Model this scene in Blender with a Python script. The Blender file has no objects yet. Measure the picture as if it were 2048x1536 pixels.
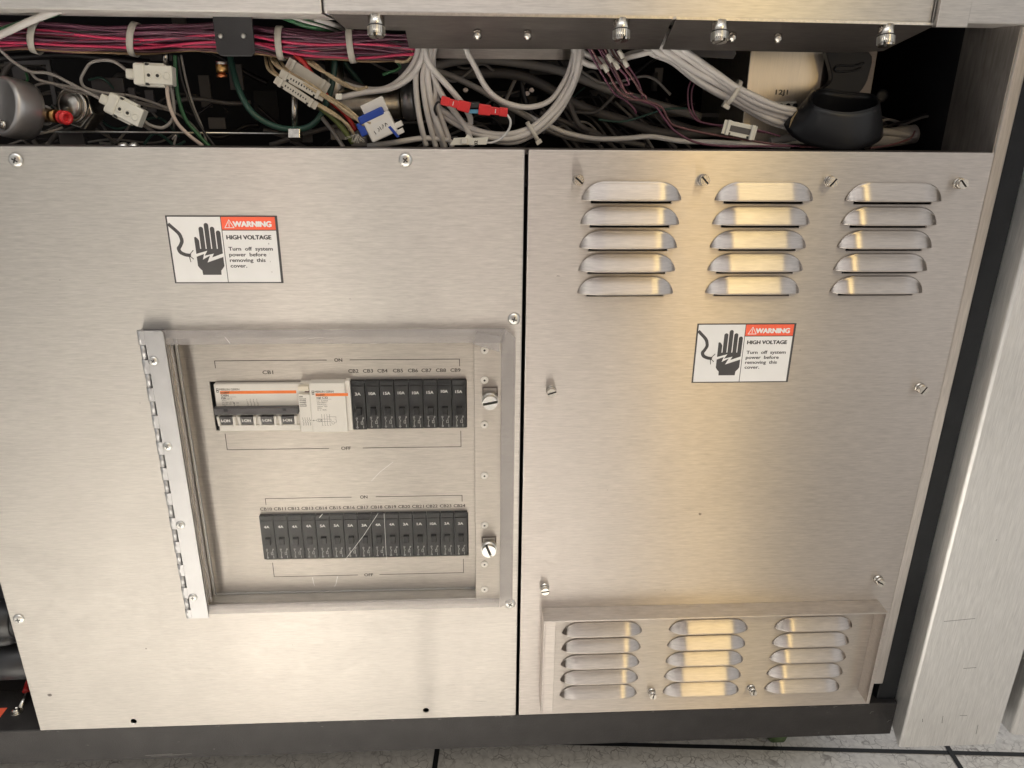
import bpy, bmesh, math, random
from mathutils import Vector, Matrix
random.seed(7)
SC = bpy.context.scene
COL = SC.collection
R = math.radians

# ------------------------------------------------------------------ camera
F_PX = 1553.0
PITCH, YAW, ROLL = 0.372817, 0.0566353, 0.0113623
CAM = Vector((0.0, -637.5, 745.0))          # millimetres
_cy, _sy, _cp, _sp = math.cos(YAW), math.sin(YAW), math.cos(PITCH), math.sin(PITCH)
FWD = Vector((_sy*_cp, _cy*_cp, -_sp))
_r = Vector((_cy, -_sy, 0)); _u = _r.cross(FWD)
RIGHT = _r*math.cos(ROLL) + _u*math.sin(ROLL)
UP = -_r*math.sin(ROLL) + _u*math.cos(ROLL)
cam = bpy.data.cameras.new('camera')
cam.sensor_width = 36; cam.lens = F_PX/2048*36
cam.clip_start = 0.01; cam.clip_end = 200
co = bpy.data.objects.new('camera', cam); COL.objects.link(co)
M = Matrix((RIGHT, UP, -FWD)).transposed().to_4x4(); M.translation = CAM/1000
co.matrix_world = M
SC.camera = co

# ------------------------------------------------------------------ world, lamps, exposure
SC.view_settings.view_transform = 'Standard'
SC.view_settings.look = 'None'
SC.view_settings.exposure = 0.07
SC.view_settings.gamma = 1.0
SC.view_settings.use_curve_mapping = False
SC.cycles.use_denoising = True
SC.cycles.max_bounces = 8
SC.cycles.sample_clamp_indirect = 6
W = bpy.data.worlds.new('World'); SC.world = W; W.use_nodes = True
wn = W.node_tree; bg = wn.nodes['Background']
# the room round the machine: brightness and colour by compass direction behind the camera, paler ceiling above
tc = wn.nodes.new('ShaderNodeTexCoord'); sx = wn.nodes.new('ShaderNodeSeparateXYZ'); wn.links.new(tc.outputs['Generated'], sx.inputs[0])
def wm(op, a, b=0.0):
    m = wn.nodes.new('ShaderNodeMath'); m.operation = op
    for k, c in ((0, a), (1, b)):
        if isinstance(c, (int, float)): m.inputs[k].default_value = c
        else: wn.links.new(c, m.inputs[k])
    return m.outputs[0]
az = wm('ARCTAN2', sx.outputs[0], wm('MULTIPLY', sx.outputs[1], -1.0))       # 0 straight behind the camera, + to the right
fac = wm('ADD', wm('MULTIPLY', az, 180/math.pi/100), 0.5)                     # -50..50 degrees
rp_ = wn.nodes.new('ShaderNodeValToRGB'); rp_.color_ramp.interpolation = 'LINEAR'
stops = [(-50,(.40,.39,.38)),(-38,(.50,.485,.455)),(-28,(.42,.41,.38)),(-21,(.29,.285,.265)),(-16.5,(.33,.29,.26)),(-14,(.80,.52,.43)),(-11,(.30,.27,.245)),(-7.5,(.27,.24,.215)),(-6.6,(.13,.11,.10)),(-4.6,(.13,.11,.10)),(-3.4,(.40,.31,.28)),(2,(.50,.35,.30)),(5.5,(.26,.21,.19)),(9,(.17,.145,.13)),(13,(.19,.16,.14)),
         (15.0,(.34,.29,.24)),(15.7,(6.4,4.3,1.6)),(17.1,(5.8,4.0,1.6)),(18.1,(.38,.34,.29)),(22,(.38,.36,.33)),(27,(.55,.52,.49)),(33,(.78,.75,.72)),(42,(.85,.83,.82)),(50,(.7,.7,.7))]
el = rp_.color_ramp.elements
el[0].position = 0; el[0].color = (*stops[0][1], 1); el[1].position = 1; el[1].color = (*stops[-1][1], 1)
for d_, c_ in stops[1:-1]:
    e = el.new(d_/100+.5); e.color = (*c_, 1)
wn.links.new(fac, rp_.inputs[0])
mp_ = wn.nodes.new('ShaderNodeMapRange'); mp_.interpolation_type = 'SMOOTHSTEP'
mp_.inputs[1].default_value = .30; mp_.inputs[2].default_value = .75; wn.links.new(sx.outputs[2], mp_.inputs[0])
mxw = wn.nodes.new('ShaderNodeMix'); mxw.data_type = 'RGBA'; wn.links.new(mp_.outputs[0], mxw.inputs[0])
wn.links.new(rp_.outputs[0], mxw.inputs[6]); mxw.inputs[7].default_value = (.72, .71, .70, 1)
wn.links.new(mxw.outputs[2], bg.inputs[0]); bg.inputs[1].default_value = 1.03

def lamp(name, loc, aim, sx, sy, radiance, col, spread=180):
    l = bpy.data.lights.new(name, 'AREA'); l.shape = 'RECTANGLE'; l.size = sx; l.size_y = sy
    l.energy = radiance*math.pi*sx*sy; l.color = col; l.spread = R(spread)
    o = bpy.data.objects.new(name, l); COL.objects.link(o)
    o.location = loc
    d = Vector(aim) - Vector(loc)
    o.rotation_euler = d.to_track_quat('-Z', 'Y').to_euler()
    return o
lamp('ceiling_lamp', (-0.2, -0.9, 2.5), (-0.2, -0.7, 0), 1.8, 0.9, 1.9, (1.0, 0.985, 0.97))
lamp('ceiling_lamp', (1.13, -1.9, 2.4), (0.3, 0, 0.6), 0.36, 1.0, 6.0, (1.0, 0.76, 0.30))
lamp('floor_fill', (-0.30, -0.55, 2.5), (-0.30, -0.549, 0), 0.8, 0.25, 29.0, (1.0, 0.96, 0.87), 24)  # added fill, no such fixture: brightens the floor mirrored in the left cover

# ------------------------------------------------------------------ helpers
def at(px, py, Y=0.0):
    """world point (mm) where the ray through an image point of the reference meets the plane y=Y"""
    d = RIGHT*((px-1024)/F_PX) + UP*((768-py)/F_PX) + FWD
    return CAM + d*((Y-CAM.y)/d.y)
def floor_at(px, py, z=0.0):
    d = RIGHT*((px-1024)/F_PX) + UP*((768-py)/F_PX) + FWD
    return CAM + d*((z-CAM.z)/d.z)

class MB:
    def __init__(s): s.v = []; s.f = []; s.sm = []
    def add(s, v, f, smooth=False):
        n = len(s.v); s.v += [tuple(p) for p in v]; s.f += [tuple(i+n for i in q) for q in f]; s.sm += [smooth]*len(f); return s
    def box(s, x0, x1, y0, y1, z0, z1):
        if x0 > x1: x0, x1 = x1, x0
        if y0 > y1: y0, y1 = y1, y0
        if z0 > z1: z0, z1 = z1, z0
        return s.add([(x0,y0,z0),(x1,y0,z0),(x1,y1,z0),(x0,y1,z0),(x0,y0,z1),(x1,y0,z1),(x1,y1,z1),(x0,y1,z1)],
                     [(0,3,2,1),(4,5,6,7),(0,1,5,4),(1,2,6,5),(2,3,7,6),(3,0,4,7)])
    def obox(s, c, ax, ay, az, hx, hy, hz):
        """box oriented by three unit vectors"""
        c = Vector(c); v = []
        for k in (-1, 1):
            for (i, j) in ((-1,-1),(1,-1),(1,1),(-1,1)):
                v.append(c + ax*hx*i + ay*hy*j + az*hz*k)
        return s.add(v, [(0,3,2,1),(4,5,6,7),(0,1,5,4),(1,2,6,5),(2,3,7,6),(3,0,4,7)])
    def prism(s, poly, y0, y1, smooth=False):
        """poly: (x,z) list counter-clockwise seen from -Y; from y0 (front) to y1"""
        n = len(poly)
        a = sum(poly[i][0]*poly[(i+1)%n][1]-poly[(i+1)%n][0]*poly[i][1] for i in range(n))
        if a < 0: poly = poly[::-1]
        v = [(x, y0, z) for x, z in poly] + [(x, y1, z) for x, z in poly]
        f = [tuple(range(n)), tuple(range(2*n-1, n-1, -1))] + [(i, i+n, (i+1)%n+n, (i+1)%n) for i in range(n)]
        return s.add(v, f, smooth)
    def flat(s, poly, y):
        n = len(poly)
        a = sum(poly[i][0]*poly[(i+1)%n][1]-poly[(i+1)%n][0]*poly[i][1] for i in range(n))
        if a < 0: poly = poly[::-1]
        return s.add([(x, y, z) for x, z in poly], [tuple(range(n))])
    def quad(s, a, b, c, d): return s.add([a, b, c, d], [(0,1,2,3)])
    def hexa(s, front, back):
        """solid between two quads given in the same order"""
        return s.add(list(front)+list(back), [(0,1,2,3),(7,6,5,4),(0,4,5,1),(1,5,6,2),(2,6,7,3),(3,7,4,0)])
    def lathe(s, c, axis, prof, n=20, cap=True):
        """prof: (distance along axis, radius)"""
        c = Vector(c); w = Vector(axis).normalized()
        u = w.orthogonal().normalized(); t = w.cross(u); v = []
        for (h, r) in prof:
            for k in range(n):
                a = 2*math.pi*k/n; v.append(c + w*h + (u*math.cos(a)+t*math.sin(a))*r)
        f = []
        for i in range(len(prof)-1):
            for k in range(n): f.append((i*n+k, i*n+(k+1)%n, (i+1)*n+(k+1)%n, (i+1)*n+k))
        s.add(v, f, True)
        if cap:
            m = len(s.v)-n*len(prof)
            s.f.append(tuple(m+k for k in range(n-1, -1, -1))); s.sm.append(False)
            s.f.append(tuple(m+(len(prof)-1)*n+k for k in range(n))); s.sm.append(False)
        return s
    def tube(s, pts, r, n=8, cap=True, rr=None, sq=None):
        pts = [Vector(p) for p in pts]; m = len(pts)
        tan = [(pts[min(i+1, m-1)]-pts[max(i-1, 0)]).normalized() for i in range(m)]
        u = tan[0].orthogonal().normalized(); v = []
        for i in range(m):
            u = (u - tan[i]*u.dot(tan[i])).normalized(); w = tan[i].cross(u)
            q = r if rr is None else rr[i]
            for k in range(n):
                a = 2*math.pi*k/n; v.append(pts[i] + (u*math.cos(a)+w*math.sin(a))*q)
        f = [(i*n+k, i*n+(k+1)%n, (i+1)*n+(k+1)%n, (i+1)*n+k) for i in range(m-1) for k in range(n)]
        b = len(s.v); s.add(v, f, True)
        if cap:
            s.f.append(tuple(b+k for k in range(n-1, -1, -1))); s.sm.append(False)
            s.f.append(tuple(b+(m-1)*n+k for k in range(n))); s.sm.append(False)
        return s
    def build(s, name, mat, parent=None, bevel=0, seg=2, solid=0, label=None, kind=None, root=None):
        me = bpy.data.meshes.new(name)
        off = Vector((0,0,0))
        p = parent
        while p is not None: off += p.location; p = p.parent
        loc = Vector((0,0,0))
        if parent is None:
            xs = [v[0] for v in s.v]; ys = [v[1] for v in s.v]; zs = [v[2] for v in s.v]
            loc = Vector(((min(xs)+max(xs))/2, (min(ys)+max(ys))/2, min(zs)))/1000
        o_ = off + loc
        me.from_pydata([(x/1000-o_.x, y/1000-o_.y, z/1000-o_.z) for x, y, z in s.v], [], s.f)
        me.polygons.foreach_set('use_smooth', s.sm)
        me.materials.append(mat); me.update()
        o = bpy.data.objects.new(name, me); COL.objects.link(o); o.location = loc
        if parent is not None: o.parent = parent
        if solid:
            m = o.modifiers.new('s', 'SOLIDIFY'); m.thickness = solid/1000; m.offset = 0
        if bevel:
            m = o.modifiers.new('b', 'BEVEL'); m.width = bevel/1000; m.segments = seg; m.limit_method = 'ANGLE'; m.angle_limit = R(40)
            m.harden_normals = False
        if label: o['label'] = label
        if kind: o['kind'] = kind
        return o

def tag(o, label, cat, group=None):
    o['label'] = label; o['category'] = cat
    if group: o['group'] = group
    return o
def thing(name, label, cat, loc, group=None):
    o = bpy.data.objects.new(name, None); COL.objects.link(o)
    o.empty_display_size = 0.01
    o.location = Vector(loc)/1000
    return tag(o, label, cat, group)
def struct(o): o['kind'] = 'structure'; return o
def dup_tree(o, parent=None):
    c = o.copy(); COL.objects.link(c); c.parent = parent
    for ch in list(o.children): dup_tree(ch, c)
    return c

def smooth_path(P, sub=10):
    P = [Vector(p) for p in P]
    if len(P) < 3: return [P[0].lerp(P[-1], i/8) for i in range(9)]
    Q = [P[0]*2-P[1]] + P + [P[-1]*2-P[-2]]; out = []
    for i in range(1, len(Q)-2):
        a, b, c, d = Q[i-1], Q[i], Q[i+1], Q[i+2]
        for k in range(sub):
            t = k/sub
            out.append(0.5*((2*b)+(c-a)*t+(2*a-5*b+4*c-d)*t*t+(3*b-3*c+d-a)*t**3))
    out.append(P[-1]); return out

_tc = {}
def text_mesh(st):
    if st in _tc: return _tc[st]
    cu = bpy.data.curves.new('t', 'FONT'); cu.body = st; cu.size = 1; cu.resolution_u = 3
    o = bpy.data.objects.new('t', cu); COL.objects.link(o)
    dg = bpy.context.evaluated_depsgraph_get(); me = bpy.data.meshes.new_from_object(o.evaluated_get(dg))
    v = [tuple(p.co) for p in me.vertices]; f = [tuple(p.vertices) for p in me.polygons]
    bpy.data.objects.remove(o); bpy.data.meshes.remove(me); bpy.data.curves.remove(cu)
    _tc[st] = (v, f); return _tc[st]
def text(mb, st, x, z, y, cap, width=None, align='c', rot=0, bold=0, slant=0):
    """writing on the plane y, capitals `cap` mm high, at (x,z) = left/centre of the baseline"""
    v, f = text_mesh(st)
    xs = [p[0] for p in v]; x0, x1 = min(xs), max(xs)
    s = cap/0.70; sx = s if width is None else width/(x1-x0)
    ca, sa = math.cos(rot), math.sin(rot)
    bold = bold*1.7
    offs = [(0,0)] if not bold else [(-bold,0),(bold,0),(0,bold*.6),(0,-bold*.6)]
    for i, (ox, oz) in enumerate(offs):
        out = []
        for p in v:
            a = (p[0]-x0)*sx; w = (x1-x0)*sx
            if align == 'c': a -= w/2
            if align == 'r': a -= w
            b = p[1]*s; a += b*slant
            a += ox; b += oz
            out.append((x + a*ca - b*sa, y - 0.01*i, z + a*sa + b*ca))
        mb.add(out, f)
def line(mb, pts, w, y):
    """a printed stroke through (x,z) points"""
    for (a, b) in zip(pts[:-1], pts[1:]):
        dx, dz = b[0]-a[0], b[1]-a[1]; L = math.hypot(dx, dz) or 1
        nx, nz = -dz/L*w/2, dx/L*w/2; ex, ez = dx/L*w/2, dz/L*w/2
        mb.flat([(a[0]-ex+nx, a[1]-ez+nz), (a[0]-ex-nx, a[1]-ez-nz), (b[0]+ex-nx, b[1]+ez-nz), (b[0]+ex+nx, b[1]+ez+nz)], y)
        y -= 0.004
def arc(cx, cz, r, a0, a1, n=10):
    return [(cx+r*math.cos(R(a0+(a1-a0)*i/n)), cz+r*math.sin(R(a0+(a1-a0)*i/n))) for i in range(n+1)]

# ------------------------------------------------------------------ materials
def nodes(name):
    m = bpy.data.materials.new(name); m.use_nodes = True
    nt = m.node_tree; return m, nt, nt.nodes['Principled BSDF']
def N(nt, t, **k):
    n = nt.nodes.new(t)
    for a, b in k.items(): setattr(n, a, b)
    return n
def noise(nt, scale, detail=3, rough=.5, stretch=(1,1,1), dist=0):
    g = N(nt, 'ShaderNodeNewGeometry'); mp = N(nt, 'ShaderNodeMapping'); mp.inputs['Scale'].default_value = stretch
    nt.links.new(g.outputs['Position'], mp.inputs[0])
    n = N(nt, 'ShaderNodeTexNoise'); n.inputs['Scale'].default_value = scale; n.inputs['Detail'].default_value = detail
    n.inputs['Roughness'].default_value = rough; n.inputs['Distortion'].default_value = dist
    nt.links.new(mp.outputs[0], n.inputs['Vector']); return n.outputs['Fac']
def ramp(nt, fac, a, b, lo=0.3, hi=0.7):
    r = N(nt, 'ShaderNodeMapRange'); r.inputs[1].default_value = lo; r.inputs[2].default_value = hi
    r.inputs[3].default_value = a; r.inputs[4].default_value = b
    nt.links.new(fac, r.inputs[0]); return r.outputs[0]
def mixc(nt, fac, a, b):
    m = N(nt, 'ShaderNodeMix', data_type='RGBA')
    nt.links.new(fac, m.inputs[0])
    for k, c in ((6, a), (7, b)):
        if isinstance(c, tuple): m.inputs[k].default_value = (*c, 1)
        else: nt.links.new(c, m.inputs[k])
    return m.outputs[2]
def math_(nt, op, a, b):
    m = N(nt, 'ShaderNodeMath', operation=op)
    for k, c in ((0, a), (1, b)):
        if isinstance(c, (int, float)): m.inputs[k].default_value = c
        else: nt.links.new(c, m.inputs[k])
    return m.outputs[0]

def steel(name, col=(.56,.525,.485), rough=.345, aniso=1.0, grain='X', gs=1.0, bump=.08, tone=.16, tang=None, mott=.05):
    """brushed metal with its grain along X, Y or Z (world)"""
    m, nt, p = nodes(name)
    st = {'X': (85, 400, 1000), 'Z': (1000, 400, 60), 'Y': (1000, 60, 1000)}[grain]
    fine = noise(nt, gs, 2, .6, st)
    st2 = tuple(a*.42 for a in st)
    mid = noise(nt, gs, 3, .6, st2)
    big = noise(nt, 5, 4, .55, (1,1,1), .6)
    smg = noise(nt, 22, 4, .6, (1,1,1.3), 1.0)
    v = math_(nt, 'ADD', ramp(nt, fine, -tone*.55, tone*.55), math_(nt, 'ADD', ramp(nt, mid, -tone*.45, tone*.45), ramp(nt, big, -mott, mott)))
    v = math_(nt, 'ADD', v, 1.0)
    vm = N(nt, 'ShaderNodeVectorMath', operation='SCALE'); vm.inputs[0].default_value = col
    nt.links.new(v, vm.inputs['Scale']); nt.links.new(vm.outputs[0], p.inputs['Base Color'])
    p.inputs['Metallic'].default_value = 1
    r = math_(nt, 'ADD', ramp(nt, mid, -.03, .03), math_(nt, 'ADD', ramp(nt, smg, -.012, .02), rough))
    nt.links.new(r, p.inputs['Roughness'])
    p.inputs['Anisotropic'].default_value = aniso
    t = N(nt, 'ShaderNodeCombineXYZ'); tv = {'X': (0,0,1), 'Z': (1,0,0), 'Y': (1,0,0)}[grain]
    for i in range(3): t.inputs[i].default_value = tv[i]
    nt.links.new(t.outputs[0], p.inputs['Tangent'])
    b = N(nt, 'ShaderNodeBump'); b.inputs['Strength'].default_value = bump; b.inputs['Distance'].default_value = .00012
    nt.links.new(math_(nt, 'ADD', fine, mid), b.inputs['Height']); nt.links.new(b.outputs[0], p.inputs['Normal'])
    return m
def plain(name, col, rough=.5, metal=0, bump=0, bscale=300, var=.08, vscale=60, spec=.5, coat=0):
    m, nt, p = nodes(name)
    nz = noise(nt, vscale, 3)
    a = tuple(c*(1-var) for c in col); b = tuple(min(1, c*(1+var)) for c in col)
    nt.links.new(mixc(nt, ramp(nt, nz, 0, 1), a, b), p.inputs['Base Color'])
    p.inputs['Roughness'].default_value = rough; p.inputs['Metallic'].default_value = metal
    p.inputs['Specular IOR Level'].default_value = spec; p.inputs['Coat Weight'].default_value = coat
    if bump:
        bn = N(nt, 'ShaderNodeBump'); bn.inputs['Strength'].default_value = bump; bn.inputs['Distance'].default_value = .0004
        nt.links.new(noise(nt, bscale, 3), bn.inputs['Height']); nt.links.new(bn.outputs[0], p.inputs['Normal'])
    return m

M_STEEL = steel('brushed_stainless')
M_STEELR = steel('brushed_stainless_right', col=(.565,.52,.485), rough=.35, bump=.06)
M_VENT_SHADE = steel('shaded_vent_steel', col=(.54,.50,.465), rough=.40, bump=.06)  # darker than the cover steel: shade of the recessed plate put into colour
M_BEAM = steel('brushed_beam', col=(.64,.61,.58), rough=.42)
M_ALU = steel('brushed_aluminium', col=(.80,.795,.785), rough=.44, aniso=.7, grain='Z', tone=.15, bump=.15, tang='Z')
M_POST = steel('post_steel', col=(.58,.545,.52), rough=.45, aniso=.5, grain='Z')
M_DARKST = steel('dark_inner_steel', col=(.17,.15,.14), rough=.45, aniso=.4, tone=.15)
M_SIDE = steel('side_inner_steel', col=(.36,.33,.31), rough=.6, aniso=.2, grain='Z', tone=.25, bump=.6)
M_HINGE = plain('hinge_aluminium', (.47,.465,.47), .5, 1, .15, 400, .05)
M_CHROME = plain('zinc_screw', (.70,.69,.66), .28, 1, .2, 900, .12, 400)
M_NICKEL = plain('nickel', (.62,.59,.54), .25, 1, .15, 700, .15, 300)
M_SOCKET = plain('recess_shade_and_print', (.03,.03,.03), .6)  # near black: shade of recesses and holes put into colour; also dark print
M_BLACKP = plain('black_plastic', (.022,.022,.025), .42, 0, .15, 500, .15)
M_BLACKBR = plain('breaker_black', (.016,.017,.020), .5, 0, .2, 500, .12, 120, .35)
M_WHITEP = plain('white_plastic', (.84,.82,.79), .4, 0, .05, 300, .03)
M_GREYP = plain('dark_grey_plastic', (.075,.073,.08), .45, 0, .1, 400, .06)
M_RAIL = plain('black_painted_rail', (.024,.022,.022), .5, 0, .9, 900, .22, 35, .35)
M_GASKET = plain('black_gasket', (.011,.012,.014), .55, 0, .4, 500, .2, 60, .3)
M_INK = plain('dark_ink', (.045,.035,.03), .6)
M_BLK = plain('label_black', (.05,.047,.048), .45)
M_WHITE = plain('label_white', (.83,.82,.81), .45, var=.02)
M_RED = plain('label_red', (.86,.13,.065), .45, var=.03)
M_WINK = plain('white_ink', (.80,.80,.80), .5, var=.02)
M_WINKG = plain('worn_white_ink', (.45,.45,.45), .5)
M_ORANGE = plain('orange_ink', (.85,.20,.03), .45, var=.02)
M_INTER = plain('interior_black', (.010,.010,.013), .6, 0, .2)
M_INTGREY = plain('interior_grey', (.11,.105,.11), .45, .3, .2)
M_CAB = plain('white_cable_jacket', (.70,.67,.65), .42, 0, .25, 220, .07, 40)
M_CABG = plain('grey_cable_jacket', (.30,.28,.265), .45, 0, .25, 220, .10, 40)
M_CABD = plain('dark_grey_jacket', (.13,.12,.115), .5, 0, .2, 220, .1, 40)
M_BEIGE = plain('beige_braid', (.50,.40,.26), .6, 0, .9, 900, .25, 400)
M_PINKW = plain('pinkish_cable', (.66,.55,.48), .45)
M_GREEN = plain('green_insulation', (.03,.12,.05), .4)
M_TEAL = plain('green_tube', (.045,.11,.09), .35)
M_OLIVE = plain('olive_insulation', (.13,.16,.05), .5)
M_REDW = plain('red_insulation', (.45,.02,.02), .4)
M_REDC = plain('red_connector', (.72,.035,.04), .3, 0, .1, 300, .08)
M_BLUE = plain('blue_plastic', (.02,.07,.42), .4)
M_LBLUE = plain('light_blue_sleeve', (.10,.32,.52), .4)
M_PURP = plain('purple_insulation', (.12,.038,.07), .4, var=.25, vscale=60)
M_MAG = plain('magenta_insulation', (.55,.035,.11), .38, var=.15)
M_BRN = plain('brown_insulation', (.13,.052,.06), .4, var=.25)
M_YEL = plain('yellow_insulation', (.30,.19,.10), .4, var=.2)
M_BLKW = plain('black_insulation', (.02,.018,.02), .35)
M_TIE = plain('nylon_tie', (.62,.59,.53), .4, 0, .1, 300, .05)
M_NYL = plain('nylon_connector', (.80,.79,.72), .35, 0, .1, 300, .05)
M_BRASS = plain('brass', (.50,.30,.12), .3, 1, .1, 300, .15)
M_COPPER = plain('copper', (.62,.22,.10), .35, 1)
M_CAST = plain('cast_aluminium', (.50,.49,.49), .40, .85, .2, 300, .08)
M_RUB = plain('black_rubber', (.013,.014,.017), .36, 0, .2, 60, .2, 40, .35)
M_FLAP = plain('black_flap', (.006,.006,.009), .3, 0, .2, 60, .2, 40, .25)
M_BOXST = steel('box_stainless', col=(.78,.71,.60), rough=.38, aniso=.5, grain='Z', tone=.08)

# clear plastic door pane and its milky edge strips
m, nt, p = nodes('clear_acrylic')
p.inputs['Base Color'].default_value = (.97,.965,.95,1); p.inputs['Roughness'].default_value = .03
p.inputs['Transmission Weight'].default_value = 1; p.inputs['IOR'].default_value = 1.02
tr = N(nt, 'ShaderNodeBsdfTransparent'); tr.inputs[0].default_value = (.99,.985,.975,1)
gl = N(nt, 'ShaderNodeBsdfGlossy'); gl.inputs['Roughness'].default_value = .12
fr = N(nt, 'ShaderNodeFresnel'); fr.inputs[0].default_value = 1.4
mx = N(nt, 'ShaderNodeMixShader'); out = nt.nodes['Material Output']
nt.links.new(math_(nt, 'MULTIPLY', fr.outputs[0], .24), mx.inputs[0]); nt.links.new(tr.outputs[0], mx.inputs[1]); nt.links.new(gl.outputs[0], mx.inputs[2])
nt.links.new(mx.outputs[0], out.inputs[0]); nt.nodes.remove(p); M_CLEAR = m
m, nt, p = nodes('milky_plastic_edge')
nt.links.new(mixc(nt, ramp(nt, noise(nt, 40, 3), 0, 1), (.42,.40,.405), (.50,.48,.48)), p.inputs['Base Color'])
p.inputs['Roughness'].default_value = .28
tr = N(nt, 'ShaderNodeBsdfTransparent'); tr.inputs[0].default_value = (.96,.95,.94,1)
mx = N(nt, 'ShaderNodeMixShader'); mx.inputs[0].default_value = .34
nt.links.new(tr.outputs[0], mx.inputs[1]); nt.links.new(p.outputs[0], mx.inputs[2]); nt.links.new(mx.outputs[0], nt.nodes['Material Output'].inputs[0]); M_MILK = m

# floor: pale vinyl with dark crackle
m, nt, p = nodes('vinyl_floor')
g = N(nt, 'ShaderNodeNewGeometry')
dn = N(nt, 'ShaderNodeTexNoise'); dn.inputs['Scale'].default_value = 60; dn.inputs['Detail'].default_value = 3
nt.links.new(g.outputs['Position'], dn.inputs['Vector'])
ad = N(nt, 'ShaderNodeVectorMath', operation='MULTIPLY_ADD'); nt.links.new(dn.outputs['Color'], ad.inputs[0]); ad.inputs[1].default_value = (.022,.022,0)
nt.links.new(g.outputs['Position'], ad.inputs[2])
vo = N(nt, 'ShaderNodeTexVoronoi', feature='DISTANCE_TO_EDGE'); vo.inputs['Scale'].default_value = 105
nt.links.new(ad.outputs[0], vo.inputs['Vector'])
vein = math_(nt, 'MULTIPLY', ramp(nt, vo.outputs['Distance'], 1, 0, 0.01, .07), ramp(nt, noise(nt, 40, 2), 0, 1, .38, .6))
base = mixc(nt, ramp(nt, noise(nt, 130, 4), 0, 1), (.56,.54,.52), (.74,.72,.69))
nt.links.new(mixc(nt, vein, base, (.30,.28,.27)), p.inputs['Base Color'])
p.inputs['Roughness'].default_value = .3; M_FLOOR = m

# ------------------------------------------------------------------ boolean cutting
def cut(o, cutter):
    c = cutter.build('cutter', M_INTER)
    m = o.modifiers.new('c', 'BOOLEAN'); m.object = c; m.solver = 'EXACT'; m.operation = 'DIFFERENCE'
    dg = bpy.context.evaluated_depsgraph_get()
    me = bpy.data.meshes.new_from_object(o.evaluated_get(dg))
    o.modifiers.clear(); old = o.data; o.data = me; me.name = old.name
    bpy.data.meshes.remove(old); bpy.data.objects.remove(c)
    for q in me.polygons: q.use_smooth = False
def late_bevel(o, w):
    m = o.modifiers.new('b', 'BEVEL'); m.width = w/1000; m.segments = 2; m.limit_method = 'ANGLE'; m.angle_limit = R(40)

# ------------------------------------------------------------------ floor
fl = MB(); fl.quad((-6000,-6000,0),(6000,-6000,0),(6000,3000,0),(-6000,3000,0))
struct(fl.build('floor', M_FLOOR))
S1 = floor_at(1128,1495); S2 = floor_at(2048,1518)
dv = (S2-S1).normalized(); dn_ = Vector((-dv.y, dv.x, 0))
C1 = floor_at(1902,1506)
sm_ = MB()
def seam(c, d, L, w=6.0):
    n = Vector((-d.y, d.x, 0))*w/2
    sm_.quad(c-d*L-n+Vector((0,0,.6)), c+d*L-n+Vector((0,0,.6)), c+d*L+n+Vector((0,0,.6)), c-d*L+n+Vector((0,0,.6)))
for k in range(-9, 3): seam(C1+dn_*615*k, dv, 6000)
for k in range(-9, 9):
    c = C1+dv*615*k; n = dn_
    w = dv*3.0; z = Vector((0,0,1.0))
    sm_.quad(c-n*5500-w+z, c-n*5500+w+z, c+n*1200+w+z, c+n*1200-w+z)
struct(sm_.build('floor_seams', M_GASKET))

# ------------------------------------------------------------------ key panel coordinates (mm)
ZT = (at(500,294).z + at(1500,304).z)/2       # top of the covers
ZB = (at(550,1446).z + at(1037,1430).z)/2     # bottom of the covers
XL = at(40,1313).x                            # left edge of the left cover
XG0, XG1 = 44.2, 47.2                         # the gap
XR = (at(1949,492).x + at(1854,900).x)/2      # right edge of right cover
print('ZT', ZT, 'ZB', ZB, 'XL', XL, 'XR', XR)

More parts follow.
